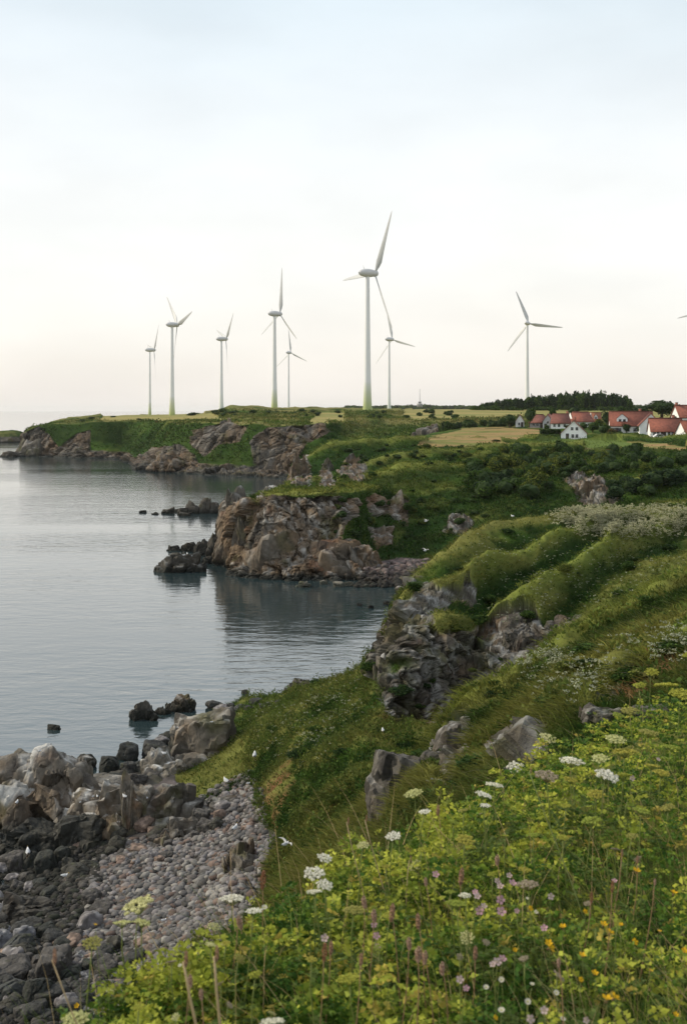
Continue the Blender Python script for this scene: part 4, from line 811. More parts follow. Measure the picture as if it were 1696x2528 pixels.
# ------------------------------------------------------------------ trees, bushes, hedges
def crown_mesh(seed, nlob=9, nleaf=1600, flat=.8, leaf=.13, palette=0, tall=1.0):
    """unit crown (radius about 1) of leaf clumps round several lobes; colours vary per clump"""
    rs = np.random.RandomState(seed); lc = rs.normal(size=(nlob, 3)); lc = unit(lc)*rs.uniform(.25, .72, (nlob, 1)); lc[:, 2] = lc[:, 2]*flat*tall; lr = rs.uniform(.3, .55, nlob)
    k = rs.randint(0, nlob, nleaf); dv = unit(rs.normal(size=(nleaf, 3))); rr = rs.uniform(.55, 1.06, (nleaf, 1))
    c = lc[k]+dv*rr*lr[k][:, None]*A(1, 1, flat*tall); c = c+rs.normal(size=c.shape)*.03
    cl = fbm(c*3.2+seed, 2)
    pal = [(A(.024, .052, .014), A(.075, .125, .026)), (A(.018, .040, .016), A(.05, .085, .024)), (A(.045, .070, .014), A(.15, .17, .035)), (A(.06, .05, .018), A(.17, .11, .035)), (A(.014, .030, .016), A(.036, .062, .026))][palette]
    col = mix(np.tile(pal[0], (nleaf, 1)), pal[1], sstep(-.3, .35, cl+rs.normal(size=nleaf)*.15)); 
    global RS; old = RS; RS = rs
    V, F, C = leaves(c, dv+rs.normal(size=(nleaf, 3))*.9, leaf*rs.uniform(.6, 1.4, nleaf), leaf*.75*rs.uniform(.6, 1.4, nleaf), col); RS = old
    return V, F, C
def mk(name, V, F, C, mat):
    o = link_mesh(name, V, F, mat, col=C); me = o.data; bpy.data.objects.remove(o); return me
CROWN = {}
for pal in range(5):
    for v in range(3): CROWN[(pal, v)] = mk('crown', *crown_mesh(100*pal+v, 10, 1500, .85, .16, pal), M_LEAF)
CROWN['con'] = mk('crown', *(lambda V, F, C: (V*A(1, 1, 1.0), F, C))(*crown_mesh(77, 12, 1700, 1.0, .15, 4)), M_LEAF)
# bushes keep an inner core of twigs so they are not see-through
def core_mesh(seed):
    V, F = ICO[3]; V = V*.62*(1+.35*fbm(V*1.7+seed, 3))[:, None]
    return mk('branches', V, F, np.tile(A(.025, .042, .014), (len(V), 1)), M_BARK)
CORE = [core_mesh(k) for k in range(3)]
tk = MB(); tk.tube([[0, 0, 0], [.04, 0, .5], [0, .03, 1.0]], [.09, .065, .05], 8, A(.07, .055, .04)); tk.tube([[.02, 0, .55], [.25, .1, 1.0]], [.05, .02], 6, A(.07, .055, .04)); tk.tube([[.02, 0, .6], [-.22, -.1, 1.05]], [.045, .02], 6, A(.07, .055, .04))
TRUNK = tk.build('trunk', M_BARK).data; bpy.data.objects.remove(bpy.data.objects[-1]) if False else None
for o in list(bpy.data.objects):
    if o.type == 'MESH' and o.data == TRUNK: bpy.data.objects.remove(o)
def plantobj(name, label, group, x, y, z, rx, ry, rz_, pal, v=None, trunk=0.0, cat='bush', core=True):
    root = empty(name, (x, y, z), random.uniform(0, 6.28), label=label, cat=cat, group=group)
    def ch(me, nm, loc, sc):
        o = bpy.data.objects.new(nm, me); COL.objects.link(o); o.parent = root; o.location = loc; o.scale = sc; return o
    cz = trunk+rz_*.8
    ch(CROWN[(pal, v if v is not None else random.randrange(3))] if pal != 'con' else CROWN['con'], 'crown' if cat == 'tree' else 'foliage', (0, 0, cz), (rx, ry, rz_))
    if cat == 'tree': ch(TRUNK, 'trunk', (0, 0, -.3), (rx*1.0, rx*1.0, cz+.3))
    if core: ch(CORE[random.randrange(3)], 'branches', (0, 0, cz), (rx*.95, ry*.95, rz_*.95))
    return root
def bush_px(u, v, wpx, hpx, d, pal, label='rounded green bush in the scrub between cliff and village', group='bushes in the scrub below the village', **k):
    """bush whose foot centre is at pixel (u,v) at distance d, or on the ground seen there"""
    if d is None:
        p = hit(u, v); x, y, z = p.x, p.y, p.z
    else:
        q = P(u, v, d); x, y = q[0], q[1]; z = ground(x, y, q[2]) if k.pop('gr', True) else q[2]
        if abs(z-q[2]) > 4: z = q[2]
    m = y/FP; return plantobj(k.pop('name', 'bush'), label, group, x, y, z-.2, wpx*m/2*.95, wpx*m/2*.8, hpx*m/1.7, pal, **k)
random.seed(21)
SCRUB = [(1160, 1230, 1140, 1175, 16), (1230, 1400, 1110, 1180, 26), (1330, 1440, 1115, 1150, 10), (1380, 1520, 1140, 1175, 14), (1180, 1370, 1180, 1235, 26), (1450, 1570, 1120, 1150, 7), (1530, 1620, 1140, 1170, 6)]
for (u0, u1, v0, v1, n) in SCRUB:
    for i in range(n):
        u = random.uniform(u0, u1); v = random.uniform(v0, v1); w = random.uniform(28, 60)*(1+(v-1140)/200)
        bush_px(u, v, w, w*random.uniform(.55, .8), None, random.choice([0, 0, 1, 2, 0, 4, 2]))
for (u, v, w, h, pal, lb) in [(1430, 1152, 46, 26, 3, 'rust orange bush in the middle of the scrub'), (1276, 1118, 46, 34, 0, 'dark upright bush at the top left of the scrub'), (1548, 1128, 60, 34, 0, 'bushy dark green clump in front of the pale field'), (1500, 1130, 40, 26, 3, 'brownish bush left of the clump before the pale field'),
        (1136, 1107, 26, 11, 1, 'small flat bush on the pale meadow'), (1225, 1068+22, 30, 8, 3, 'tiny brown bush in the yellow meadow')]:
    bush_px(u, v, w, h, None, pal, lb, None)
for i, (u, v, w, h) in enumerate([(1560, 1215, 90, 46), (1610, 1205, 90, 50), (1660, 1200, 90, 54), (1700, 1190, 90, 50), (1520, 1230, 70, 40), (1640, 1160, 80, 44), (1690, 1155, 90, 56), (1600, 1225, 70, 36), (1510, 1205, 60, 30)]):
    bush_px(u, v, w, h, None, random.choice([1, 4, 0]), 'dark green bush in the dense row behind the near crest', 'dark bushes behind the near crest')
# far band of bushes on the hills left of the village
for i in range(26):
    u = random.uniform(1085, 1275); v = 1062-(u-1085)*.02+random.uniform(-10, 6); w = random.uniform(18, 34)
    bush_px(u, v, w, w*.8, 440+random.uniform(-20, 20), random.choice([1, 4, 0]), 'dark green bush of the row left of the small white house', 'bushes left of the village', name='bush')
for i in range(40):
    u = random.choice([random.uniform(500, 760), random.uniform(700, 1000), random.uniform(1000, 1140)]); v = random.uniform(1018, 1034); w = random.uniform(14, 30)
    bush_px(u, v, w, w*.45, None, random.choice([1, 0, 4]), 'low dark bush on the hills under the turbines', 'low bushes under the turbines')
for (u, v, w, h) in [(108, 1062, 20, 8), (205, 1040, 22, 7), (228, 1035, 26, 8), (345, 1037, 14, 6), (475, 1026, 40, 10), (280, 1030, 20, 5), (535, 1020, 26, 8)]:
    bush_px(u, v, w, h, None, 4, 'low dark shrub on the skyline of the left headland', 'shrubs along the left headland skyline')
# mounds of scrub over the headlands
for i in range(46):
    u = random.uniform(820, 1240); v = random.uniform(1175, 1330)
    if v > 1200+(1240-u)*.45+60: continue
    w = random.uniform(18, 40); bush_px(u, v, w, w*.5, None, random.choice([0, 1, 2, 0]), 'low green bush hanging on the bowl of the middle headland', 'bushes in the green bowl')
for i in range(34):
    u = random.uniform(840, 1200); v = random.uniform(1100, 1150); w = random.uniform(16, 36)
    bush_px(u, v, w, w*.45, None, random.choice([0, 1, 2]), 'low bush on the grassy second headland', 'bushes on the second headland')
# herbs and bramble clumps on the near slopes
for i in range(90):
    u = random.uniform(640, 1696); v = random.uniform(1300, 2000)
    p = hit(u, v)
    if p is None or p.y < 24 or p.y > 130 or p.z < 2.5: continue
    m = p.y/FP; w = random.uniform(.5, 1.5); pal = random.choice([0, 0, 0, 1, 2])
    plantobj('shrub', 'small leafy shrub growing on the near cliff slope', 'shrubs on the near slopes', p.x, p.y, p.z-.1, w*.6, w*.6, w*.28, pal, core=False, cat='shrub')

# village trees
VT = [(1350, 1060, 20, 16, 405, 0, 'small bush like tree before the timbered house'), (1478, 1058, 24, 30, 400, 2, 'light green tree between the orange roof and the egg shaped tree'), (1530, 1078, 26, 20, 360, 0, 'round green garden tree before the dormer of the big house'), (1660, 1060, 30, 40, 395, 1, 'tree rising between the long house and the tall red roof'), (1570, 1080, 22, 18, 358, 2, 'light green garden tree below the big red roof'), (1402, 1044, 26, 30, 432, 0, 'tree between the dull red roof and the bright red roof'), (1306, 1050, 36, 54, 400, 0, 'round green tree between the small white house and the dark red roof'), (1363, 1030, 26, 28, 450, 0, 'small tree behind the timbered gable house'), (1415, 1032, 36, 36, 450, 'con', 'dark pointed conifer behind the red roofs'),
      (1497, 1055, 32, 52, 400, 4, 'dense dark egg shaped tree beside the big white house'), (1526, 1030, 44, 34, 470, 0, 'olive green tree behind the left gable of the big house'), (1632, 1032, 96, 56, 480, 1, 'widest dark tree behind the village roofs'), (1585, 1028, 50, 32, 490, 4, 'lower tree at the left shoulder of the widest tree'),
      (1462, 1068, 40, 34, 372, 0, 'tree right of the white gable house'), (1488, 1078, 36, 40, 365, 0, 'leafy green tree between the gable house and the big house'), (1510, 1080, 26, 30, 360, 3, 'thin brownish tree on the lawn'), (1440, 1062, 34, 26, 385, 0, 'tree hiding the back of the white gable house'),
      (1545, 1068, 30, 30, 372, 4, 'dark shrubby tree in front of the big house wall'), (1583, 1072, 40, 28, 366, 4, 'rounded dark tree under the right gable'), (1606, 1068, 24, 34, 370, 4, 'slim dark tree at the corner of the long house'), (1258, 1056, 44, 40, 420, 1, 'bushy tree left of the small white house'), (1400, 1058, 20, 14, 372, 1, 'small tree behind the white gable house roof')]
for (u, v, w, h, d, pal, lb) in VT:
    q = P(u, v, d); m = d/FP; plantobj('conifer' if pal == 'con' else 'tree', lb, 'village trees', q[0], q[1], q[2]-.3, w*m/2, w*m/2*.9, h*m*.42, pal, trunk=h*m*.18, cat='tree')
def hedge(label, u0, v0, u1, v1, hpx, d, thick, pal):
    a = P(u0, v0, d); b = P(u1, v1, d); L = np.linalg.norm(b-a); hh = hpx*d/FP; n = int(L*hh*60+L*thick*60)
    t = rnd(n); c = a+(b-a)*t[:, None]; y = rnd(n, -1, 1); z = rnd(n); top = rnd(n) < .35; z = np.where(top, 1.0, z); 
    c = c+np.stack([np.zeros(n), np.where(top, y, -1)*thick/2, z*hh], 1)+RS.normal(size=(n, 3))*.12
    base = [(A(.02, .04, .014), A(.05, .08, .02))][0]; col = mix(np.tile(base[0], (n, 1)), base[1], sstep(-.3, .3, fbm(c*.8, 3)))
    V, F, C = leaves(c-a, RS.normal(size=(n, 3)), rnd(n, .2, .4), rnd(n, .15, .3), col)
    bb = MB(); mid_ = (b-a)/2; bb.box(mid_+A(0, 0, hh*.45), (L*.98, thick*.8, hh*.9), math.atan2(b[1]-a[1], b[0]-a[0]), A(.015, .028, .01))
    root = empty('hedge', a, 0, label=label, cat='hedge', group='clipped hedges in the village')
    link_mesh('foliage', V, F, M_LEAF, root, C); bb.build('branches', M_BARK, root)
hedge('long dark clipped hedge in front of the big white house', 1520, 1092, 1615, 1096, 13, 352, 2.2, 1)
hedge('thick green hedge at the lower right of the village', 1620, 1113, 1690, 1110, 22, 335, 3, 0)
hedge('dark hedge left of the white gable house', 1305, 1084, 1384, 1084, 9, 352, 3, 1)
hedge('taller rounded hedge behind the dark hedge left of the gable house', 1332, 1078, 1382, 1078, 17, 360, 3, 0)
hedge('low hedge before the long white walled house', 1625, 1094, 1696, 1094, 12, 350, 1.5, 1)

# wood on the skyline and distant tree lines
def wood(name, label, spans, n, leaf, pal):
    Vs = []; Fs = []; Cs = []; o = 0; tb = MB()
    for i in range(n):
        u0, u1, d0, d1, top = spans[0]; u = random.uniform(u0, u1); d = random.uniform(d0, d1)
        hp = np.interp(u, [q[0] for q in top], [q[1] for q in top])*d/FP*random.uniform(.82, 1.06); x = (u-CX)/FP*d; z = ground(x, d, 25.5 if d > 1500 else 22)-.5
        r = hp*random.uniform(.2, .3)*(3.2 if d > 1500 else 1); V, F, C = crown_mesh(500+i, 6, 260, .9, .3, pal if random.random() < .7 else 0)
        Vs.append(V*A(r, r, hp*.5)+A(x, d, z+hp*.48)); Fs.append(F+o); Cs.append(C); o += len(V)
    for i in range(n//2):       # undergrowth closing the foot of the wood
        u = random.uniform(u0, u1); d = random.uniform(d0, (d0+d1)/2); x = (u-CX)/FP*d; z = ground(x, d, 22); r = .0075*d; V, F, C = crown_mesh(900+i, 5, 120, .6, .34, 0)
        Vs.append(V*A(r, r*.6, r*.55)+A(x, d, z+r*.15)); Fs.append(F+o); Cs.append(C); o += len(V)
    ob = link_mesh(name, np.concatenate(Vs), np.concatenate(Fs), M_LEAF, col=np.concatenate(Cs)); tag(ob, label, 'wood', kind='stuff')
wood('forest', 'dark mixed wood on the skyline behind the village', [(1170, 1560, 700, 800, [(1165, 10), (1200, 24), (1260, 34), (1320, 40), (1380, 45), (1430, 50), (1500, 50), (1540, 44), (1560, 30)])], 260, .3, 4)
wood('treeline', 'bluish distant line of trees left of the wood', [(855, 1200, 2300, 2700, [(855, 14), (900, 8), (950, 12), (1000, 13), (1050, 14), (1100, 12), (1150, 10), (1200, 8)])], 220, .3, 4)
wood('treeline', 'distant line of trees at the right edge', [(1530, 1760, 2000, 2300, [(1530, 12), (1760, 14)])], 60, .3, 4)
mz = P(1036, 998, 1900); ms = empty('mast', (mz[0], mz[1], mz[2]-6), 0, label='thin radio mast on the distant skyline', cat='mast')
mb = MB(); mb.tube([[0, 0, 0], [0, 0, 6+38*1900/FP]], [.55, .35], 8, A(.25, .25, .26)); mb.build('pole', M_PAINT, ms); mb = MB(); mb.box((0, 0, 9), (5, 5, 3), 0, A(.2, .2, .2)); mb.box((0, 0, 4), (9, 7, 6), 0, A(.25, .25, .25)); mb.build('cabin', M_PAINT, ms)

# ------------------------------------------------------------------ houses
RED = A(.215, .070, .046); RED2 = A(.165, .060, .045); ORG = A(.30, .115, .06); HW = A(.84, .84, .82)
def house(label, u, v, d, L, W, hw, hr, rz, roof=RED, wallc=HW, wins=(), chim=None, dormer=None, gablewin=(), hip=0, over=.35, doors=()):
    """L along the ridge (local x), W across; rz turns the ridge. wins: (side, x, z, w, h)"""
    q = P(u, v, d); root = empty('house', (q[0], q[1], q[2]-.2), rz, label=label, cat='house', group='white walled houses of the village')
    mb = MB(); x, y = L/2, W/2
    V = [[-x, -y, -.6], [x, -y, -.6], [x, y, -.6], [-x, y, -.6], [-x, -y, hw], [x, -y, hw], [x, y, hw], [-x, y, hw], [-x, 0, hw+hr], [x, 0, hw+hr]]
    mb.add(V, [[0, 1, 5, 4], [2, 3, 7, 6]], wallc); mb.add(np.array(V)[[3, 0, 4, 8, 7]], [[0, 1, 2]], wallc)
    mb.add(np.array(V)[[3, 0, 4, 7]], [[0, 1, 2, 3]], wallc); mb.add(np.array(V)[[4, 8, 7]], [[0, 1, 2]], wallc)
    mb.add(np.array(V)[[1, 2, 6, 5]], [[0, 1, 2, 3]], wallc); mb.add(np.array(V)[[5, 6, 9]], [[0, 1, 2]], wallc)
    mb.build('wall', M_WALL, root)
    rb = MB(); sl = hr/y; ox = over; ex = x+ox; ey = y+.4; ez = hw-.4*sl; tk_ = .22; xr = ex-hip
    for s in (-1, 1):
        a = [[-ex, s*ey, ez], [ex, s*ey, ez], [xr, 0, hw+hr+.02], [-xr, 0, hw+hr+.02]]; b = [[p[0], p[1], p[2]+tk_] for p in a]
        rb.add(a+b, [[0, 1, 2, 3], [7, 6, 5, 4], [0, 4, 5, 1], [1, 5, 6, 2], [3, 7, 4, 0], [2, 6, 7, 3]], roof*random.uniform(.9, 1.1))
    if hip:
        for s in (-1, 1): rb.add([[s*ex, -ey, ez+tk_], [s*ex, ey, ez+tk_], [s*xr, 0, hw+hr+tk_]], [[0, 1, 2]], roof)
    r = rb.build('roof', M_ROOF, root)
    rg = MB(); rg.tube([[-xr, 0, hw+hr+tk_+.03], [xr, 0, hw+hr+tk_+.03]], .14, 6, roof*.7); rg.build('ridge', M_ROOF, r)
    if chim:
        for cx in chim: cb = MB(); cb.box((cx, .3, hw+hr+.35), (.8, .6, 1.5), 0, A(.3, .12, .08)); cb.box((cx, .3, hw+hr+1.16), (.95, .75, .14), 0, A(.25, .22, .2)); cb.build('chimney', M_WALL, r)
    def win(name, cx, cy, cz, w, h, face):
        f = MB(); g = MB(); t = .07
        def bx(m, a, b, c, dd, e, ff):      # local: a along wall, b outwards, c up
            if face == 'y-': m.box((cx+a, cy-b, cz+c), (dd, e, ff))
            elif face == 'x+': m.box((cx+b, cy+a, cz+c), (e, dd, ff))
            else: m.box((cx-b, cy+a, cz+c), (e, dd, ff))
        for s in (-1, 1): bx(f, s*(w/2), .03, 0, t, .08, h+t*.9); bx(f, 0, .028, s*(h/2), w-t*1.01, .08, t)
        bx(f, 0, .032, 0, t*.8, .06, h-t); 
        for v_ in f.C: pass
        f.C = [np.broadcast_to(A(.6, .6, .58), c.shape) for c in f.C]
        fo = f.build(name, M_WALL, root); bx(g, 0, .012, 0, w-t, .02, h-t); g.build('pane', M_GLASS, fo)
    for (face, a, z, w, h) in wins:
        if face == 'y-': win('window', a, -y, z, w, h, 'y-')
        elif face == 'x+': win('window', x, a, z, w, h, 'x+')
        else: win('window', -x, a, z, w, h, 'x-')
    for (face, a, w, h) in doors:
        db = MB(); 
        if face == 'y-': db.box((a, -y-.03, h/2-.05), (w, .1, h), 0, A(.06, .05, .045))
        elif face == 'x+': db.box((x+.03, a, h/2-.05), (.1, w, h), 0, A(.06, .05, .045))
        else: db.box((-x-.03, a, h/2-.05), (.1, w, h), 0, A(.06, .05, .045))
        db.build('door', M_WALL, root)
    if dormer:
        for (dx, dw) in dormer:
            zt = hw+hr*.85; zb_ = hw+hr*.25; yb = -y*(1-.25)-.1; dm = MB(); hh = zt-zb_
            dm.add([[dx-dw/2, yb, zb_-.3], [dx+dw/2, yb, zb_-.3], [dx+dw/2, yb, zb_+hh*.45], [dx, yb, zt], [dx-dw/2, yb, zb_+hh*.45]][:3]+[[dx-dw/2, yb, zb_+hh*.45]], [[0, 1, 2, 3]], wallc)
            dm.add([[dx-dw/2, yb, zb_+hh*.45], [dx+dw/2, yb, zb_+hh*.45], [dx, yb, zt]], [[0, 1, 2]], wallc)
            for s in (-1, 1): dm.add([[dx+s*dw/2, yb, zb_-.3], [dx+s*dw/2, -.2, zb_-.3], [dx+s*dw/2, -.2, zb_+hh*.45], [dx+s*dw/2, yb, zb_+hh*.45]], [[0, 1, 2, 3]], wallc)
            do = dm.build('dormer', M_WALL, r)
            dr_ = MB()
            for s in (-1, 1):
                a = [[dx+s*(dw/2+.2), yb-.25, zb_+hh*.45-.15], [dx, yb-.25, zt+.08], [dx, -.1, zt+.08], [dx+s*(dw/2+.2), -.1, zb_+hh*.45-.15]]; b = [[p[0], p[1], p[2]+.14] for p in a]
                dr_.add(a+b, [[0, 1, 2, 3], [7, 6, 5, 4], [0, 4, 5, 1], [1, 5, 6, 2], [3, 7, 4, 0]], roof)
            dr_.build('dormer_roof', M_ROOF, r)
            gb = MB(); 
            for s in (-1, 1): gb.box((dx+s*dw*.2, yb-.02, zb_+.35), (dw*.26, .05, 1.0))
            gb.build('pane', M_GLASS, r)
    return root
house('white gabled house standing alone on the lawn in front of the village', 1416, 1083, 345, 9, 7.6, 1.9, 3.7, R_(90-12+180), RED2, wins=[('x+', .9, 3.3, .75, .95), ('x+', -.5, 3.3, .75, .95), ('x+', .9, 1.1, .8, 1.1), ('x+', -.3, 1.1, .8, 1.1)], doors=[('x+', -1.9, .9, 1.9)], chim=[-2])
house('small white house with a peaked red roof at the left end of the village', 1283, 1052, 425, 3.4, 3.2, 2.0, 2.4, R_(80), RED2, wins=[('y-', -.8, 1.1, .6, .9), ('x-', .3, 1.1, .7, .9)], over=.4, doors=[('x-', -.8, .8, 1.8)])
house('low house with hipped dark red roof and dark front', 1330, 1054, 420, 7, 5.6, 2.0, 2.6, R_(-6), RED2, A(.25, .25, .25), wins=[('y-', -2.2, 1.1, .9, 1), ('y-', -.8, 1.1, .9, 1), ('y-', 2.2, 1.1, .8, 1)], hip=2.2, doors=[('y-', .7, .9, 1.8)])
house('timbered house with pale gable and dark ground floor', 1355, 1056, 415, 6, 3.6, 2.6, 2.4, R_(70), RED2, A(.4, .42, .44), wins=[('x-', 0, 2.2, .8, .9)], doors=[('x-', .8, 1, 1.8)])
house('white house with broad dull red roof between the timbered and the gabled house', 1383, 1057, 410, 6.8, 6, 2.2, 3.0, R_(-10), RED2, wins=[('y-', -2.2, 1.2, .8, 1), ('y-', -.6, 1.2, .8, 1), ('y-', 1.4, 1.2, .8, 1)], chim=[2.4], hip=.8)
house('house showing only its red roof behind the white gabled house', 1432, 1055, 425, 8, 6, 2.6, 3.2, R_(8), RED, wins=[('y-', -2, 1.3, .8, 1), ('y-', 2, 1.3, .8, 1)], hip=1.2)
house('orange roofed house with a small white dormer', 1466, 1055, 430, 4.6, 5, 2.6, 3.0, R_(-12), ORG, wins=[('y-', 1, 1.3, .8, 1)], dormer=[(.6, 1.4)])
house('big white house with long red roof and a white dormer', 1556, 1069, 375, 13.5, 6.2, 2.9, 4.2, R_(-8), RED, wins=[('y-', -5.6, 1.3, .9, 1.2), ('y-', -3.8, 1.3, .9, 1.2), ('y-', -1.2, 1.3, 1, 1.1), ('y-', 1, 1.3, 1, 1.1), ('x-', 0, 4.2, .8, 1.1), ('x+', 0, 4, .8, 1.1)], dormer=[(-3.0, 3.4)], chim=[3], doors=[('y-', -4.7, .9, 2)])
house('white gable wing with one dark window at the right of the big house', 1604, 1068, 366, 6, 7.2, 2.6, 3.6, R_(90-10+180), RED, wins=[('x+', .2, 3.4, 1.0, 1.9)])
house('long low house with red roof, skylight and a row of windows', 1641, 1080, 352, 9.6, 5.6, 2.4, 3.6, R_(-4), RED, wins=[('y-', -3.8, 1.3, .8, 1.3), ('y-', -2.7, 1.3, .8, 1.3), ('y-', .6, 1.3, .8, 1.4), ('y-', 1.7, 1.3, .8, 1.4), ('y-', 2.8, 1.3, .8, 1.4), ('y-', 3.9, 1.3, .6, 1.4)], chim=[2.5], doors=[('y-', -1.1, 1.5, 2.2)])
house('tall red roof rising behind the long low house', 1692, 1050, 405, 8, 7, 3.2, 4.0, R_(10), RED, wins=[('y-', 0, 2, .8, 1)], dormer=[(1, 1.8)], chim=[-3.4])
house('white house at the right edge with steep red roof close to the hedge', 1702, 1085, 338, 6.5, 5.4, 2.0, 3.6, R_(20), RED, wins=[('y-', -2, 1.1, .9, 1.1), ('y-', .2, 1.1, .9, 1.1)], doors=[('y-', 1.6, .9, 1.8)])
# parked pale car by the hedge and a white garden parasol-like pillar are too small to read; the car is kept
q = P(1627, 1083, 345); car = empty('parked_car', q, R_(5), label='small white car half hidden by the village hedge', cat='car')
mb = MB(); prof = [(-2.0, .3), (-2.05, .8), (-1.5, .95), (-1.0, 1.4), (.5, 1.42), (1.1, .95), (1.95, .8), (2.0, .3)]
Vc = [[x, s*.85, z] for s in (-1, 1) for x, z in prof]; mb.add(Vc, [[k, k+1, k+9, k+8] for k in range(7)], A(.7, .7, .7)); 
for s in (0, 8): mb.add(np.array(Vc)[s:s+8], [[0, 1, 2, 7], [2, 5, 6, 7], [2, 3, 4, 5]], A(.7, .7, .7))
mb.build('body', M_PAINT, car)
for wx in (-1.25, 1.25):
    for wy in (-.86, .86): wb = MB(); wb.tube([[wx, wy-.1, .32], [wx, wy+.1, .32]], .32, 14, A(.02, .02, .02)); wb.build('wheel', M_STEM, car)
wb = MB(); wb.add([[-1.42, -.87, .97], [.98, -.87, .97], [.48, -.87, 1.36], [-.98, -.87, 1.36]], [[0, 1, 2, 3]]); wb.build('window', M_GLASS, car)

# ------------------------------------------------------------------ gulls
def gull_meshes():
    V, F = ICO[3]; V = V.copy(); x, y, z = V.T
    # body: one continuous surface from tail to beak base, facing +x
    b = np.stack([x*.2, y*.085*(1-.25*x), z*.085*(1-.15*x)], 1); t = np.clip(-x-.35, 0, 1); b[:, 0] -= t*.14; b[:, 1] *= 1-.5*t; b[:, 2] = b[:, 2]*(1-.75*t)+t*.02
    h = np.clip(x-.35, 0, 1)/.65; b[:, 0] -= h*.04; b[:, 2] += h**1.2*.115; b[:, 1] *= 1-.32*h; b[:, 2] += 0
    col = np.tile(A(.72, .72, .72), (len(V), 1)); bk = (z > .15) & (x < .35); col[bk] = A(.40, .42, .44); tp = x < -.85; col[tp] = A(.05, .05, .05)
    body = mk('body', b+A(0, 0, .25), F, col, M_BIRD)
    m = MB(); m.tube([[.175, 0, .385], [.215, 0, .378], [.235, 0, .365]], [.012, .01, .003], 6, A(.6, .4, .05)); o = m.build('beak', M_STEM); beak = o.data; bpy.data.objects.remove(o)
    legs = []
    for s in (-1, 1):
        m = MB(); m.tube([[0, s*.035, .2], [-.01, s*.035, .1], [.0, s*.035, 0]], [.008, .006, .006], 5, A(.5, .35, .25)); m.box((.02, s*.035, .004), (.05, .035, .008), 0, A(.5, .35, .25)); o = m.build('leg', M_STEM); legs.append(o.data); bpy.data.objects.remove(o)
    wing = []
    for s in (-1, 1):
        n = 7; t = np.linspace(0, 1, n); cx = .05-.12*t**2+.04*np.sin(t*3); w = .14*(1-t**3*.8); zz = .28+.22*np.sin(t*2.0)-.12*t; yy = s*(.05+.6*t)
        Vw = np.concatenate([np.stack([cx+w/2, yy, zz], 1), np.stack([cx-w/2, yy, zz-.01], 1), np.stack([cx+w/2*.3, yy, zz+.018], 1)]); Fw = [[k, k+1, k+n+1, k+n] for k in range(n-1)]+[[k, k+1, k+2*n+1, k+2*n] for k in range(n-1)]+[[k+n, k+n+1, k+2*n+1, k+2*n] for k in range(n-1)]
        c = np.tile(A(.6, .61, .62), (3*n, 1)); c[[n-1, 2*n-1, 3*n-1]] = A(.04, .04, .04); wing.append(mk('wing', Vw, np.array(Fw), c, M_BIRD))
    return body, beak, legs, wing
GB, GK, GL, GW = gull_meshes()
def gull(u, v, hpx, label, rz, fly=False, d=None):
    p = hit(u, v) if d is None else Vector(P(u, v, d))
    if d is None:      # stand on whatever rock is there
        dg = bpy.context.evaluated_depsgraph_get(); r = SC.ray_cast(dg, EYE+Vector(((u-CX)/FP, 1, -(v-HV)/FP)).normalized()*25, Vector(((u-CX)/FP, 1, -(v-HV)/FP)).normalized())
        if r[0]: p = r[1]
    s = hpx*p.y/FP/.4; root = empty('gull', p, rz, label=label, cat='bird', group='white gulls along the shore'); root.scale = (s, s, s)
    for me in [GB, GK]+(GW if fly else GL):
        o = bpy.data.objects.new(me.name.split('.')[0], me); COL.objects.link(o); o.parent = root
GULLS = [(70, 2118, 26, 'large white gull sitting on black rocks by the pool', 1.9), (162, 2172, 18, 'gull on the dark stones right of the pool', 0), (241, 1972, 11, 'gull beside the pale blue boulder', 2), (232, 1972, 10, 'second gull touching the one by the pale blue boulder', 1), (308, 1975, 16, 'gull on the white topped rib of rock', 2.5), (558, 1940, 22, 'gull standing in the grass above the rock wall', 2.2),
 (629, 1878, 24, 'gull in the green slope below the pale flowers', 1.6), (581, 2058, 24, 'gull at the upper right of the pebbles', 1.2), (406, 2280, 14, 'gull low on the pebbles just above the meadow', .3), (405, 1868, 14, 'gull on top of the streaked lavender boulder', 2.8), (100, 1860, 10, 'gull on the crest of the huge ribbed rock', .4),
 (43, 1990, 16, 'gull low on the face of the huge ribbed rock', 1.5), (524, 1787, 8, 'gull by the mossy top near the water', .2), (614, 1940, 10, 'gull at the edge of the green slope', .5), (945, 1812, 16, 'gull perched on the lone pale rock', 1.7), (463, 1372, 9, 'tallest gull on the low rock slab', 2), (455, 1374, 7, 'gull on the left of the low rock slab', .4), (475, 1376, 7, 'gull on the right of the low rock slab', 1),
 (1264, 1280, 10, 'white gull on the skyline of the near crest', 2.4), (200, 1985, 8, 'gull on the brown slabs', .9), (364, 1975, 9, 'gull on the rock before the streaked boulder', 2.1)]
bpy.context.view_layer.update()
for g in GULLS: gull(g[0], g[1], g[2], g[3], g[4])
for (u, v, h, l, rz, d) in [(706, 2096, 20, 'white gull flying over the lower green slope', .6, 44), (1052, 1292, 9, 'white gull flying across the upper green bowl', .3, 160), (1050, 1365, 10, 'white gull flying over the pebble cove', .5, 150)]:
    gull(u, v, h, l, rz, True, d)

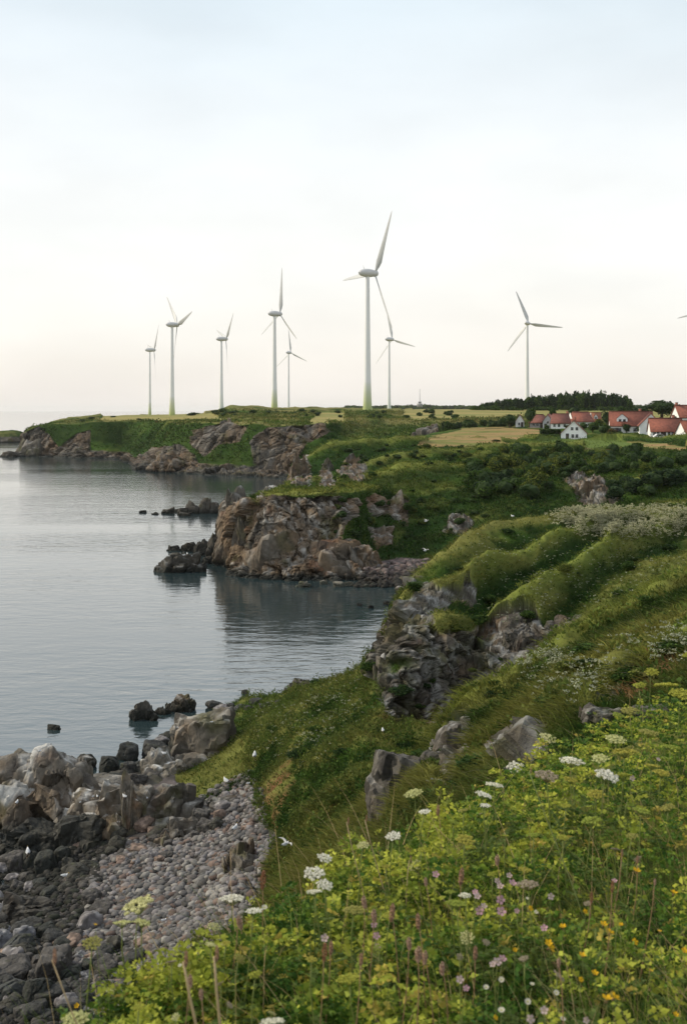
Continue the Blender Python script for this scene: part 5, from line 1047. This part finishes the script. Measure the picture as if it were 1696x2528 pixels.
# ------------------------------------------------------------------ pale flowering patch on the near crest and small flowers on the slopes
def flower_patch(name, label, polys, n, h, hs, col, dmin, dmax, weight=None, stem=True):
    pts = []; tries = 0
    while len(pts) < n and tries < n*6:
        tries += 1; poly, wt = random.choice(polys), 1
        xs = [q[0] for q in poly]; ys = [q[1] for q in poly]; u = random.uniform(min(xs), max(xs)); v = random.uniform(min(ys), max(ys))
        if not inpoly(np.array([u]), np.array([v]), poly)[0]: continue
        u += random.gauss(0, 22); v += random.gauss(0, 7)
        p = hit(u, v)
        if p is not None and dmin < p.y < dmax and p.z > 1: pts.append(tuple(p))
    p = np.array(pts); n = len(p); hh = h*rnd(n, .5, 1.2)
    cl = fbm(p/1.5, 3); keep = cl > -.15; p = p[keep]; hh = hh[keep]; n = len(p)
    V1, F1, C1 = blades(p, growdir(n, np.tile(A(0, 0, 1), (n, 1)), .9), hh, np.full(n, hs*.25), RS.normal(size=(n, 3))*A(.1, .1, 0)*h, np.tile(A(.09, .11, .035), (n, 1)), 2)
    top = p+A(0, 0, 1)*hh[:, None]; k = 7; c = np.repeat(top, k, 0)+RS.normal(size=(n*k, 3))*A(hs, hs, hs*.35)*.5
    cc = np.tile(col, (n*k, 1))*rnd(n*k, .6, 1.15)[:, None]
    V2, F2, C2 = leaves(c, RS.normal(size=(n*k, 3))*A(1, 1, .3), rnd(n*k, .4, .8)*hs, rnd(n*k, .4, .8)*hs, cc)
    o = link_mesh(name, np.concatenate([V1, V2]), [F1[0], F1[1], F2+len(V1)], M_PETAL, col=np.concatenate([C1, C2])); tag(o, label, 'flowers', kind='stuff')
flower_patch('flowering_weeds', 'creamy flowering weeds covering the near crest', [[(1430, 1300), (1480, 1262), (1600, 1255), (1710, 1255), (1710, 1325), (1600, 1330), (1430, 1330)], [(1380, 1275), (1500, 1258), (1500, 1290), (1400, 1300)]], 3800, .55, .16, A(.44, .43, .27), 80, 150)
flower_patch('flowering_weeds', 'pale green flowering weeds scattered down the grassy slopes', [[(620, 1760), (700, 1740), (860, 1680), (900, 1760), (760, 1900), (640, 1860)], [(1150, 1330), (1500, 1330), (1696, 1400), (1500, 1500), (1200, 1560)], [(1280, 1700), (1450, 1620), (1696, 1560), (1696, 1640), (1400, 1760)], [(1300, 1660), (1360, 1620), (1370, 1640), (1300, 1680)]], 1500, .4, .09, A(.38, .4, .27), 24, 140)

# ------------------------------------------------------------------ foreground meadow
NR = SHEETS['near']
EDGE = lambda u: np.interp(u, [0, 300, 600, 1000, 1300, 1600, 2200], [5, 5.5, 6.5, 8, 10, 12, 13])
KB = BV[0]
def kz(x, y):
    r = KB.ray_cast(Vector((x, y, 40)), Vector((0, 0, -1))); return r[0].z if r[0] is not None else 20
def knoll_points(n, dmin=2.2, over=1.25, umin=-700, umax=2400):
    P_ = []
    while len(P_) < n:
        u = random.uniform(umin, umax); e = EDGE(u)*over; d = math.sqrt(random.uniform(dmin**2, e**2))
        if random.random() > min(1, (6/d))*1.0: continue
        if (u < -150 or u > 1850) and random.random() < .6: continue
        x = (u-CX)/FP*d; P_.append((x, d, kz(x, d)))
    return np.array(P_)
random.seed(33)
def canopy_h(p):      # height of the herb layer, in clumps
    q = p*A(1, 1, 0); return .30+.34*fbm(q/.6+3, 3)+.16*fbm(q/.17, 2)
def grassy(p): q = p*A(1, 1, 0); u = CX+p[:, 0]/p[:, 1]*FP; return sstep(-.12, .22, fbm(q/.8+50, 2)+(u-1250)/2600+(4.9-p[:, 1])*.10)
print('meadow')
p = knoll_points(30000); gr = grassy(p); keep = rnd(len(p)) > gr*.55; p = p[keep]
n = len(p); hc = np.clip(canopy_h(p), .06, .9)*rnd(n, .4, 1.15)
# each sprig: a bent leaf stalk with paired leaflets
az = rnd(n, 0, 6.283); el = rnd(n, .1, 1.1); dv = np.stack([np.cos(az)*np.cos(el), np.sin(az)*np.cos(el), np.sin(el)], 1); sl = rnd(n, .06, .13)
start = p+A(0, 0, 1)*hc[:, None]
hue = fbm(p*A(1, 1, 0)/.45+20, 3)+.5*fbm(p*A(1, 1, 0)/.12+5, 2); canopy_frac = (hc/np.clip(canopy_h(p), .1, 1))
cA = A(.042, .10, .015); cB = A(.135, .22, .028); cC = A(.42, .43, .06); cD = A(.42, .32, .07)
top_leaf = sstep(.95, 1.1, canopy_frac); base = mix(np.tile(cA, (n, 1)), cB, sstep(-.35, .2, hue)); base = mix(base, cC, sstep(-.1, .4, hue+top_leaf*.25)*.85); base = mix(base, cD, (rnd(n) < .05)*.8)  # leaves turn yellower towards the top of the herb layer
LV = []; LF = []; LC = []; o = 0
side = unit(np.cross(dv, A(0, 0, 1))); droop = A(0, 0, -1)
for k, (t, s) in enumerate([(1.0, 0), (.75, 1), (.75, -1), (.52, 1), (.52, -1), (.3, 1), (.3, -1)]):
    c = start+dv*(sl*t)[:, None]+droop*(sl*t*t*.35)[:, None]+side*(s*sl*.22)[:, None]
    ax_ = dv*(.6 if s else 1)+side*s*.9+droop*.25+RS.normal(size=(n, 3))*.25
    V, F, C = leaves(c, ax_, sl*rnd(n, .26, .42), sl*rnd(n, .16, .28), base*rnd(n, .75, 1.3)[:, None], .2)
    LV.append(V); LF.append(F+o); LC.append(C); o += len(V)
V, F, C = blades(start, dv, sl, np.full(n, .004), droop*(sl*.35)[:, None], base*.8, 1); LV.append(V); F3 = F[0]+o; LC.append(C); o += len(V)
ob = link_mesh('meadow_herbs', np.concatenate(LV), [np.concatenate(LF), F3], M_HERB, col=np.concatenate(LC)); tag(ob, 'dense leafy green herbs of the meadow in the foreground', 'plants', kind='stuff')
# broad frilled leaf clumps for the upper layer and edge
p = knoll_points(9000, 3.0, 1.15); n0 = len(p); k = 1; hcn = canopy_h(p)
tops = p+A(0, 0, 1)*(hcn*rnd(n0, .7, 1.2))[:, None]
# grasses
p = knoll_points(36000); gr = grassy(p); keep = rnd(len(p)) < .22+gr*.8; p = p[keep]; n = len(p)
h = (.22+.42*rnd(n)**1.5)*(1+.35*fbm(p*A(1, 1, 0)/.7, 2)); wind = A(-.25, .1, 0)
bend = (RS.normal(size=(n, 3))*A(.35, .35, 0)+wind)*h[:, None]-A(0, 0, 1)*(h*rnd(n, .02, .3))[:, None]
hue = fbm(p*A(1, 1, 0)/.6+70, 3)+RS.normal(size=n)*.12
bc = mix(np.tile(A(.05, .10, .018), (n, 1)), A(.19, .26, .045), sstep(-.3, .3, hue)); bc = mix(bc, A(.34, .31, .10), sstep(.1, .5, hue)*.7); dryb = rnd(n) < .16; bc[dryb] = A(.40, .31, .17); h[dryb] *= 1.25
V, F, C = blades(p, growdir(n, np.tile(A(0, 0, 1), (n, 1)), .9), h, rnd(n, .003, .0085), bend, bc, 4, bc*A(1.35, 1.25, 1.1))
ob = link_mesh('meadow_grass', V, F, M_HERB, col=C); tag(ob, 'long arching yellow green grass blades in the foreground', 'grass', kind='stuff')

# ---- single flowering plants, each with stem, head and leaves
def stem_mesh(seed, branches=0, col=A(.16, .19, .05), r=.004):
    rs = random.Random(seed); m = MB(); k = 7; pts = [[0, 0, 0]]
    for i in range(1, k): pts.append([pts[-1][0]+rs.uniform(-.012, .012), pts[-1][1]+rs.uniform(-.012, .012), i/(k-1)])
    pts = np.array(pts); pts[:, :2] -= pts[:, :2]*np.linspace(0, 1, k)[:, None]**2 if False else 0
    off = pts[-1, :2].copy(); pts[:, :2] -= off*np.linspace(0, 1, k)[:, None]
    m.tube(pts, np.linspace(r*1.4, r*.8, k), 6, col); o = m.build('stem', M_STEM); me = o.data; bpy.data.objects.remove(o); return me
STEM = [stem_mesh(k) for k in range(4)]; STEMB = [stem_mesh(9+k, col=A(.30, .18, .10), r=.004) for k in range(2)]; STEMT = [stem_mesh(19+k, col=A(.42, .32, .17), r=.006) for k in range(2)]
def umbel_mesh(seed, cf, cg, full=1.0):
    rs = np.random.RandomState(seed); m = MB(); nr = 22; pts = []; cs = []
    for k in range(nr):
        a = k*2.4; r = .5*math.sqrt((k+.6)/nr); tip = A(r*math.cos(a), r*math.sin(a), .34-.28*r*r+rs.uniform(-.03, .03))
        m.tube([A(0, 0, -.05), tip*A(.55, .55, .42), tip], [.012, .009, .006], 4, cg, cap=False)
        nf = 40; d = unit(rs.normal(size=(nf, 3)))*A(1, 1, .55); c = tip+d*rs.uniform(.04, .10, (nf, 1))+A(0, 0, .02)
        pts.append(c); cs.append(np.tile(cf, (nf, 1))*rs.uniform(.65, 1.15, (nf, 1)))
    c = np.concatenate(pts); cc = np.concatenate(cs); global RS; old = RS; RS = rs
    V, F, C = leaves(c, rs.normal(size=c.shape)*A(1, 1, .35), np.full(len(c), .068), np.full(len(c), .06), cc, .1); RS = old
    m.add(V, F, C); o = m.build('flower_head', M_PETAL); me = o.data; bpy.data.objects.remove(o); return me
UM = {'w': [umbel_mesh(1, A(.84, .82, .68), A(.2, .24, .08)), umbel_mesh(2, A(.86, .84, .74), A(.2, .24, .08))], 'c': [umbel_mesh(3, A(.70, .68, .36), A(.22, .25, .06)), umbel_mesh(4, A(.66, .66, .32), A(.24, .26, .06))],
      'y': [umbel_mesh(5, A(.46, .46, .08), A(.26, .28, .06)), umbel_mesh(6, A(.40, .42, .07), A(.24, .28, .06)), umbel_mesh(7, A(.48, .44, .09), A(.26, .28, .06)), umbel_mesh(27, A(.36, .42, .08), A(.22, .28, .06)), umbel_mesh(28, A(.42, .40, .12), A(.26, .28, .06))], 't': [umbel_mesh(8, A(.45, .38, .28), A(.26, .22, .1))]}
def leafset_mesh(seed, col):
    rs = np.random.RandomState(seed); c = []; ax = []
    for b in range(4):
        z = rs.uniform(.25, .8); a = rs.uniform(0, 6.28); d = A(math.cos(a), math.sin(a), .35); d /= np.linalg.norm(d)
        for t in np.linspace(.2, 1, 7):
            for s in (-1, 1): c.append(A(0, 0, z)+d*t*.16+np.cross(d, A(0, 0, 1))*s*.03*(1.2-t)); ax.append(d+np.cross(d, A(0, 0, 1))*s)
    c = np.array(c); global RS; old = RS; RS = rs
    V, F, C = leaves(c, np.array(ax), np.full(len(c), .05), np.full(len(c), .028), np.tile(col, (len(c), 1))*rs.uniform(.7, 1.3, (len(c), 1))); RS = old
    return mk('leaf', V, F, C, M_HERB)
LEAFS = [leafset_mesh(k, A(.09, .13, .03)) for k in range(3)]
def petals_mesh(seed, n, r, cup, col, cen, layers=1):
    rs = np.random.RandomState(seed); m = MB()
    for l in range(layers):
        for k in range(n):
            a = k/n*6.283+l*.5; d = A(math.cos(a), math.sin(a), 0); s = A(-d[1], d[0], 0); q = r*(1-.25*l); up = A(0, 0, 1)
            V = [d*.1*q, d*.6*q+s*.38*q+up*q*cup*.6, d*1.0*q+s*.22*q+up*q*cup, d*.92*q+up*q*cup*.9, d*1.0*q-s*.22*q+up*q*cup, d*.6*q-s*.38*q+up*q*cup*.6]
            m.add(np.array(V)+up*l*.1*q, [[0, 1, 2, 3], [0, 3, 4, 5]], col*rs.uniform(.8, 1.1))
    V, F = ICO[1]; m.add(V*r*.22+A(0, 0, r*.1), F, cen); m.add(V*A(.4, .4, .8)*r*.6-A(0, 0, r*.35), F, A(.2, .14, .07)); o = m.build('flower_head', M_PETAL); me = o.data; bpy.data.objects.remove(o); return me
YEL = [petals_mesh(k, 5, 1.0, .55, A(.72, .42, .012), A(.5, .35, .02)) for k in range(2)]; PNK = [petals_mesh(10+k, 5, 1.0, .35, [A(.50, .30, .34), A(.55, .42, .40)][k], A(.5, .4, .3)) for k in range(2)]; WHI = [petals_mesh(20, 7, 1.0, .25, A(.5, .48, .38), A(.5, .45, .1))]
def spike_mesh(seed, col, L=4.0):
    rs = np.random.RandomState(seed); n = 150; t = rs.rand(n); r = .9*np.sin(np.clip(t, .03, .97)*3.14)**.6; a = rs.rand(n)*6.28; c = np.stack([np.cos(a)*r*.55, np.sin(a)*r*.55, t*L-L*.3], 1); global RS; old = RS; RS = rs
    V, F, C = leaves(c, rs.normal(size=(n, 3))+A(0, 0, 1), np.full(n, .55), np.full(n, .4), np.tile(col, (n, 1))*rs.uniform(.6, 1.3, (n, 1))); RS = old; return mk('seed_head', V, F, C, M_PETAL)
SPK = [spike_mesh(1, A(.32, .16, .09)), spike_mesh(2, A(.42, .26, .18)), spike_mesh(3, A(.48, .33, .25), 3)]
def flower(kind, u, v, wpx, label, group, d=None, hh=None, tilt=.25):
    hh = hh or random.uniform(.5, .8)
    if d is None:
        best = None
        e = EDGE(u)*1.08
        for dd in np.linspace(3.2, e, 50):
            q = P(u, v, dd); x, y = q[0], q[1]; g = kz(x, y); er = abs(q[2]-g-hh)
            if best is None or er < best[0]: best = (er, dd, g, q)
        d = best[1]; g = best[2]; q = best[3]
    else: q = P(u, v, d); g = kz(q[0], q[1])
    m = d/FP; ht = max(q[2]-g, .15); lx = random.uniform(-.12, .12)*ht; ly = random.uniform(-.08, .08)*ht
    names = {'w': 'umbel_flower', 'c': 'umbel_flower', 'y': 'umbel_flower', 't': 'umbel_flower', 'yellow': 'yellow_flower', 'pink': 'pink_flower', 'white': 'white_flower', 'spike': 'seed_spike'}
    root = empty(names[kind], (q[0]-lx, q[1]-ly, g), 0, label=label, cat='flower', group=group)
    def ch(me, nm, loc, sc, rot=(0, 0, 0)):
        o = bpy.data.objects.new(nm, me); COL.objects.link(o); o.parent = root; o.location = loc; o.scale = sc; o.rotation_euler = rot; return o
    sm = random.choice(STEMB if kind == 'spike' else STEM); tk_ = {'yellow': .35, 'pink': .5, 'white': .4, 'spike': .6}.get(kind, .85)
    so = ch(sm, 'stem', (0, 0, 0), (tk_, tk_, ht*.97)); so.rotation_euler = (-math.atan2(ly, ht), math.atan2(lx, ht), 0)
    s = wpx*m
    if kind in UM: ch(random.choice(UM[kind]), 'flower_head', (lx, ly, ht*.97-s*.22), (s, s, s*random.uniform(.75, 1.0)), (random.uniform(-tilt, tilt), random.uniform(-tilt, tilt), random.uniform(0, 6)))
    elif kind == 'yellow': ch(random.choice(YEL), 'flower_head', (lx, ly, ht), (s/2, s/2, s/2), (random.uniform(-.1, .9), random.uniform(-.4, .4), random.uniform(0, 1)))
    elif kind == 'pink': ch(random.choice(PNK), 'flower_head', (lx, ly, ht), (s/2, s/2, s/2), (random.uniform(.3, 1.2), random.uniform(-.4, .4), 0))
    elif kind == 'white': ch(WHI[0], 'flower_head', (lx, ly, ht), (s/2, s/2, s/2), (random.uniform(.1, .8), random.uniform(-.3, .3), 0))
    else: ch(random.choice(SPK), 'seed_head', (lx, ly, ht-s), (s/2, s/2, s/2), (random.uniform(-.1, .1), random.uniform(-.1, .1), 0))
    if kind not in ('spike',): ch(random.choice(LEAFS), 'foliage', (0, 0, 0), (.8, .8, ht), (0, 0, random.uniform(0, 6)))
    return root
K = .5408
GU = 'umbel flowers of the meadow'
UMB = [('c', 1351, 1816, 46, 'cream umbel on a green stalk standing in front of the grey rock'), ('w', 1494, 1909, 60, 'whitest wide umbel at the right of the meadow'), ('w', 1408, 1872, 58, 'flat white umbel at the upper edge of the meadow'), ('w', 1273, 1891, 48, 'white umbel left of the flat one on the meadow edge'), ('t', 1348, 1908, 60, 'large pinkish tan umbel below the flat white one'),
 ('c', 1481, 1864, 42, None), ('c', 1518, 1818, 48, 'pale green umbel tilted beside the rust brown rock'), ('w', 1218, 1932, 42, None), ('w', 1191, 1954, 42, None), ('w', 1197, 1980, 26, None), ('c', 1024, 1954, 44, 'cream umbel in front of the big leaning boulder'), ('w', 1049, 1997, 30, 'small white umbel at the foot of the leaning boulder'), ('w', 972, 2055, 38, 'white umbel at the meadow edge left of the boulder'), ('c', 897, 2078, 32, None),
 ('w', 800, 2108, 36, 'round white umbel highest over the green slope'), ('w', 776, 2146, 52, None), ('w', 800, 2175, 42, None), ('w', 776, 2192, 38, None), ('w', 573, 2213, 56, 'flat white umbel above the pebbles at the meadow edge'), ('c', 346, 2225, 78, 'biggest cream umbel in front of the pebble beach'), ('c', 302, 2268, 46, 'cream umbel lower left of the biggest one'), ('c', 350, 2268, 42, 'cream umbel just under the biggest one'), ('y', 230, 2316, 48, 'yellow green umbel leaning left over the dark stones'),
 ('c', 519, 2322, 28, None), ('c', 527, 2278, 32, None), ('c', 189, 2503, 62, 'cream umbel in the lower left corner'), ('w', 673, 2512, 60, 'white umbel at the very bottom of the meadow'), ('w', 627, 2240, 40, None), ('c', 270, 2436, 42, None), ('t', 1302, 2175, 52, 'greyish umbel seen from the side above the pink flowers'), ('w', 1148, 2200, 30, None)]
for k, u, v, w, l in UMB: flower(k, u, v, w, l or 'small pale umbel among the herbs at the meadow edge', GU, hh=.72)
YUM = [(1465, 2029, 55), (1497, 2089, 60), (1256, 2059, 28), (1324, 2062, 60), (1427, 1959, 60), (1159, 2075, 40), (1221, 2148, 40), (1167, 2164, 40), (1132, 2219, 60), (1100, 2200, 50), (1160, 2240, 40), (1390, 1990, 40), (1360, 1870, 50), (1300, 1950, 50), (1460, 1960, 50), (1550, 1850, 60), (1590, 1800, 60), (1640, 1760, 60), (1600, 1880, 50), (1660, 1840, 50), (1560, 1960, 40), (1480, 1790, 46),
       (1060, 2250, 50), (1000, 2300, 50), (960, 2260, 40), (880, 2240, 46), (940, 2340, 50), (1010, 2400, 50), (860, 2410, 50), (560, 2320, 40), (520, 2300, 46), (140, 2460, 56), (760, 2350, 36), (430, 2470, 50), (1380, 2070, 40), (1670, 1700, 60), (1690, 1650, 60), (1540, 1780, 46), (620, 2400, 40), (340, 2480, 46), (1210, 2010, 36), (1120, 2020, 40), (1290, 2140, 36), (1040, 2080, 40), (960, 2140, 40), (880, 2170, 36)]
YUM += [(1580, 1690, 50), (1620, 1650, 56), (1650, 1700, 60), (1690, 1610, 60), (1560, 1740, 50), (1520, 1760, 50), (1600, 1730, 50), (1470, 1830, 44), (1440, 1850, 40), (1300, 1880, 44), (1250, 1930, 44), (1140, 1990, 40), (1090, 2010, 40), (1400, 1930, 44), (1530, 1900, 44), (1640, 1900, 44), (1560, 2060, 44), (1500, 2140, 40), (1580, 2000, 40), (1650, 1980, 40)]
for u, v, w in YUM:
    if random.random() < .25: continue
    flower('y', u+random.uniform(-12, 12), v+random.uniform(-12, 12), w*random.uniform(.45, 1.15),  'yellow green flower cluster standing above the herbs', 'yellow green flower clusters of the meadow', hh=random.uniform(.5, .7))
for i in range(26):      # faded and wilting heads among the herbs
    u = random.uniform(420, 1690); v = random.uniform(max(1800, 2420-(u-300)*.55), 2500)
    flower(random.choice(['t', 't', 'c', 'y']), u, v, random.uniform(14, 34), 'faded little flower cluster half sunk among the herbs', 'faded flower clusters of the meadow', hh=random.uniform(.4, .6), tilt=.8)
z2 = lambda x, y: (848+x*K, 1640+y*K)
for i, (x, y, w) in enumerate([(610, 1060, 20), (620, 1125, 24), (715, 1015, 20), (715, 1075, 24), (718, 1130, 26), (770, 1000, 22), (915, 1205, 20), (700, 1360, 24), (725, 1345, 22), (680, 1370, 18), (1435, 435, 12), (1315, 520, 16), (850, 1620, 24), (915, 1580, 22), (530, 1440, 22), (945, 1060, 18), (1235, 990, 16), (140, 1190, 18), (150, 1240, 20), (155, 1290, 18), (790, 1125, 14), (560, 1480, 18), (1105, 1625, 18), (755, 965, 16), (-85, 1250, 22), (420, 960, 20), (700, 990, 16), (640, 1105, 18), (600, 1040, 16)]):
    u, v = z2(x, y); flower('pink', u, v, w*.95, 'pink flower on a thin stem in the lower right meadow', 'pink flowers of the meadow', hh=random.uniform(.45, .65))
for i, (x, y, w) in enumerate([(1335, 945, 20), (1505, 1045, 20), (850, 1115, 14), (1000, 1200, 18), (1185, 1190, 20), (1215, 1225, 20), (1325, 1268, 18), (1100, 1130, 14), (940, 1295, 26), (935, 1275, 20), (1088, 1330, 18), (1145, 1412, 18), (1200, 1530, 28), (1235, 1522, 26), (1555, 1310, 18), (1440, 1220, 12), (690, 1615, 14), (1265, 1190, 12), (1080, 1440, 14), (780, 1305, 12), (-1232+100, 1190, 10), (1515, 1600, 14), (1400, 1400, 12), (-1215, 1578-18, 14)]):
    u, v = z2(x, y); flower('yellow', u, v, w*1.0, 'bright yellow buttercup flower in the lower right meadow' if u > 700 else 'single orange yellow flower in the left part of the meadow', 'yellow flowers of the meadow', hh=random.uniform(.4, .6))
for i, (x, y, w) in enumerate([(860, 1460, 16), (650, 1475, 20), (840, 1540, 22), (970, 1500, 20), (720, 1440, 20), (720, 1580, 24), (1000, 1620, 20), (880, 1130, 16), (840, 1070, 14), (210, 1430, 16), (-720, 1370, 18), (-745, 1375, 14), (-360, 1110, 20)]):
    u, v = z2(x, y); flower('white', u, v, w*.75, 'small white flower low among the grasses', 'small white flowers of the meadow', hh=random.uniform(.4, .6))
for i, (x, y, w) in enumerate([(95, 1060, 20), (220, 1110, 22), (535, 945, 22), (430, 650, 14), (375, 975, 14), (340, 1150, 20), (80, 1330, 16), (450, 1360, 22), (-88, 1290, 22), (1510-1568, 1275, 18), (1100-1568, 1165, 18), (870-1568, 1420, 20), (920-1568, 1485, 18), (700, 870, 18), (1225, 1000, 14), (1130, 1050, 14), (600, 1300, 18), (340, 1290, 26), (370, 1310, 22), (300, 1250, 20), (140, 1120, 22), (980, 1340, 16), (1420, 980, 10), (1340, 880, 10), (1270, 850, 9), (1600, 1400, 12), (-1568+1200, 960, 22), (-1568+1090, 1150, 18)]):
    u, v = z2(x, y); flower('spike', u, v, w, 'reddish brown seed spike standing among the herbs', 'brown seed spikes of the meadow', hh=random.uniform(.55, .75))
# thick straw coloured stalks
for (u, v0, u2, v1, lb) in [(460, 2375, 490, 2540, 'thick straw coloured dead stalk at the bottom left, leaning right'), (536, 2362, 548, 2540, 'thickest upright straw coloured dead stalk with a pale head'), (136, 2370, 158, 2430, 'thin dry stalk leaning left at the lower left'), (1014, 2125, 998, 2260, 'brown straight dead stalk below the leaning boulder'), (860, 2030, 872, 2090, 'thin pale stalk with a tiny bud standing over the slope'), (905, 2024, 918, 2080, 'thin stalk with yellow head beside the pale bud stalk'), (1310, 1905, 1385, 2120, 'long pale green stalk leaning across the right meadow')]:
    d = 4.2 if v0 > 2300 else 6.5; a = P(u, v0, d); b = P(u2, v1, d); g = kz(b[0], b[1]); f = (a[2]-g)/max(a[2]-b[2], .05); base = a+(b-a)*f; root = empty('dead_stalk', base, 0, label=lb, cat='stalk', group='dry stalks of the meadow')
    m = MB(); m.tube(np.array([base*(1-t)+a*t+A(.01*math.sin(t*5), 0, 0) for t in np.linspace(0, 1, 8)])-base, np.linspace(.008, .0045, 8) if v0 > 2300 and u > 200 else np.linspace(.004, .0025, 8), 7, A(.40, .30, .17) if u != 1310 else A(.22, .25, .09)); m.build('stem', M_STEM, root)
    hm = bpy.data.objects.new('seed_head', SPK[1] if u < 900 or True else SPK[0]); COL.objects.link(hm); hm.parent = root; hm.location = a-base; s = .012 if v0 > 2300 else .008; hm.scale = (s, s, s*1.3)

# ------------------------------------------------------------------ camera, light, sky, air
cam = bpy.data.cameras.new('camera'); co = bpy.data.objects.new('camera', cam); COL.objects.link(co); SC.camera = co
co.location = (0, 0, H); co.rotation_euler = (math.pi/2, 0, 0); cam.sensor_fit = 'VERTICAL'; cam.sensor_height = 36; cam.lens = FP/2528*36
cam.shift_y = -(1264-HV)/2528; cam.clip_start = .1; cam.clip_end = 60000
cam.dof.use_dof = True; cam.dof.focus_distance = 120; cam.dof.aperture_fstop = cam.lens/1000/.0085
sun = bpy.data.lights.new('sun', 'SUN'); so = bpy.data.objects.new('sun', sun); COL.objects.link(so)
SAZ, SEL = R_(-78), R_(34)      # veiled sun over the sea, to the left
sd = Vector((math.sin(SAZ)*math.cos(SEL), math.cos(SAZ)*math.cos(SEL), math.sin(SEL))); so.rotation_euler = (-sd).to_track_quat('-Z', 'Y').to_euler(); sun.energy = 2.6; sun.angle = R_(11); sun.color = (1, .88, .68)
w = bpy.data.worlds.new('World'); SC.world = w; w.use_nodes = True; N = w.node_tree.nodes; L = w.node_tree.links; bgn = N['Background']
sky = N.new('ShaderNodeTexSky'); sky.sky_type = 'NISHITA'; sky.sun_disc = False; sky.sun_elevation = SEL; sky.sun_rotation = SAZ
tc = N.new('ShaderNodeTexCoord'); sx = N.new('ShaderNodeSeparateXYZ'); L.new(tc.outputs['Generated'], sx.inputs[0])
def nse(scale, zs, det):
    mp = N.new('ShaderNodeMapping'); mp.inputs['Scale'].default_value = (1, 1, zs); L.new(tc.outputs['Generated'], mp.inputs[0]); n = N.new('ShaderNodeTexNoise'); n.inputs['Scale'].default_value = scale; n.inputs['Detail'].default_value = det; n.inputs['Roughness'].default_value = .5; L.new(mp.outputs[0], n.inputs['Vector']); return n.outputs['Fac']
ns = nse(2.2, 3, 4); ns2 = nse(5, 3, 5)
ma = N.new('ShaderNodeMath'); ma.operation = 'MULTIPLY_ADD'; L.new(ns, ma.inputs[0]); ma.inputs[1].default_value = .10; L.new(sx.outputs['Z'], ma.inputs[2])
cr = N.new('ShaderNodeValToRGB'); E = cr.color_ramp.elements; L.new(ma.outputs[0], cr.inputs[0])
E[0].position = 0; E[0].color = (.70, .665, .635, 1); E[1].position = 1; E[1].color = (.62, .66, .72, 1)
for p_, c_ in [(.045, (.715, .675, .64)), (.08, (.755, .715, .665)), (.13, (.80, .775, .725)), (.18, (.805, .80, .765)), (.25, (.785, .795, .78)), (.33, (.70, .745, .765)), (.40, (.62, .70, .745)), (.55, (.62, .67, .72))]:
    e = cr.color_ramp.elements.new(p_); e.color = (*c_, 1)
mr = N.new('ShaderNodeMapRange'); mr.inputs[1].default_value = .35; mr.inputs[2].default_value = .65; mr.inputs[3].default_value = .96; mr.inputs[4].default_value = 1.04; L.new(ns2, mr.inputs[0])
vm = N.new('ShaderNodeVectorMath'); vm.operation = 'SCALE'; L.new(cr.outputs[0], vm.inputs[0]); L.new(mr.outputs[0], vm.inputs['Scale'])
sk = N.new('ShaderNodeVectorMath'); sk.operation = 'SCALE'; sk.inputs['Scale'].default_value = .1; L.new(sky.outputs[0], sk.inputs[0])
mx = N.new('ShaderNodeMix'); mx.data_type = 'RGBA'; mx.inputs['Factor'].default_value = .9; L.new(sk.outputs[0], mx.inputs[6]); L.new(vm.outputs[0], mx.inputs[7]); L.new(mx.outputs[2], bgn.inputs['Color']); bgn.inputs['Strength'].default_value = 1.0
SC.view_settings.view_transform = 'Standard'; SC.view_settings.look = 'None'; SC.view_settings.exposure = .42; SC.view_settings.gamma = 1
hz = MB(); hz.box((0, 20100, 57), (62000, 41000, 134)); ho = hz.build('haze', None); ho.data.materials.clear()
hm = bpy.data.materials.new('air_haze'); hm.use_nodes = True; hn = hm.node_tree; hn.nodes.remove(hn.nodes['Principled BSDF']); pv = hn.nodes.new('ShaderNodeVolumePrincipled'); pv.inputs['Color'].default_value = (.97, .96, .95, 1); pv.inputs['Density'].default_value = .00003; pv.inputs['Anisotropy'].default_value = .2
hn.links.new(pv.outputs[0], hn.nodes['Material Output'].inputs['Volume']); ho.data.materials.append(hm); tag(ho, 'pale haze in the air over the coast', 'haze', kind='stuff')
SC.cycles.max_bounces = 6; SC.cycles.volume_bounces = 1; SC.cycles.transparent_max_bounces = 8
SC.cycles.use_denoising = True
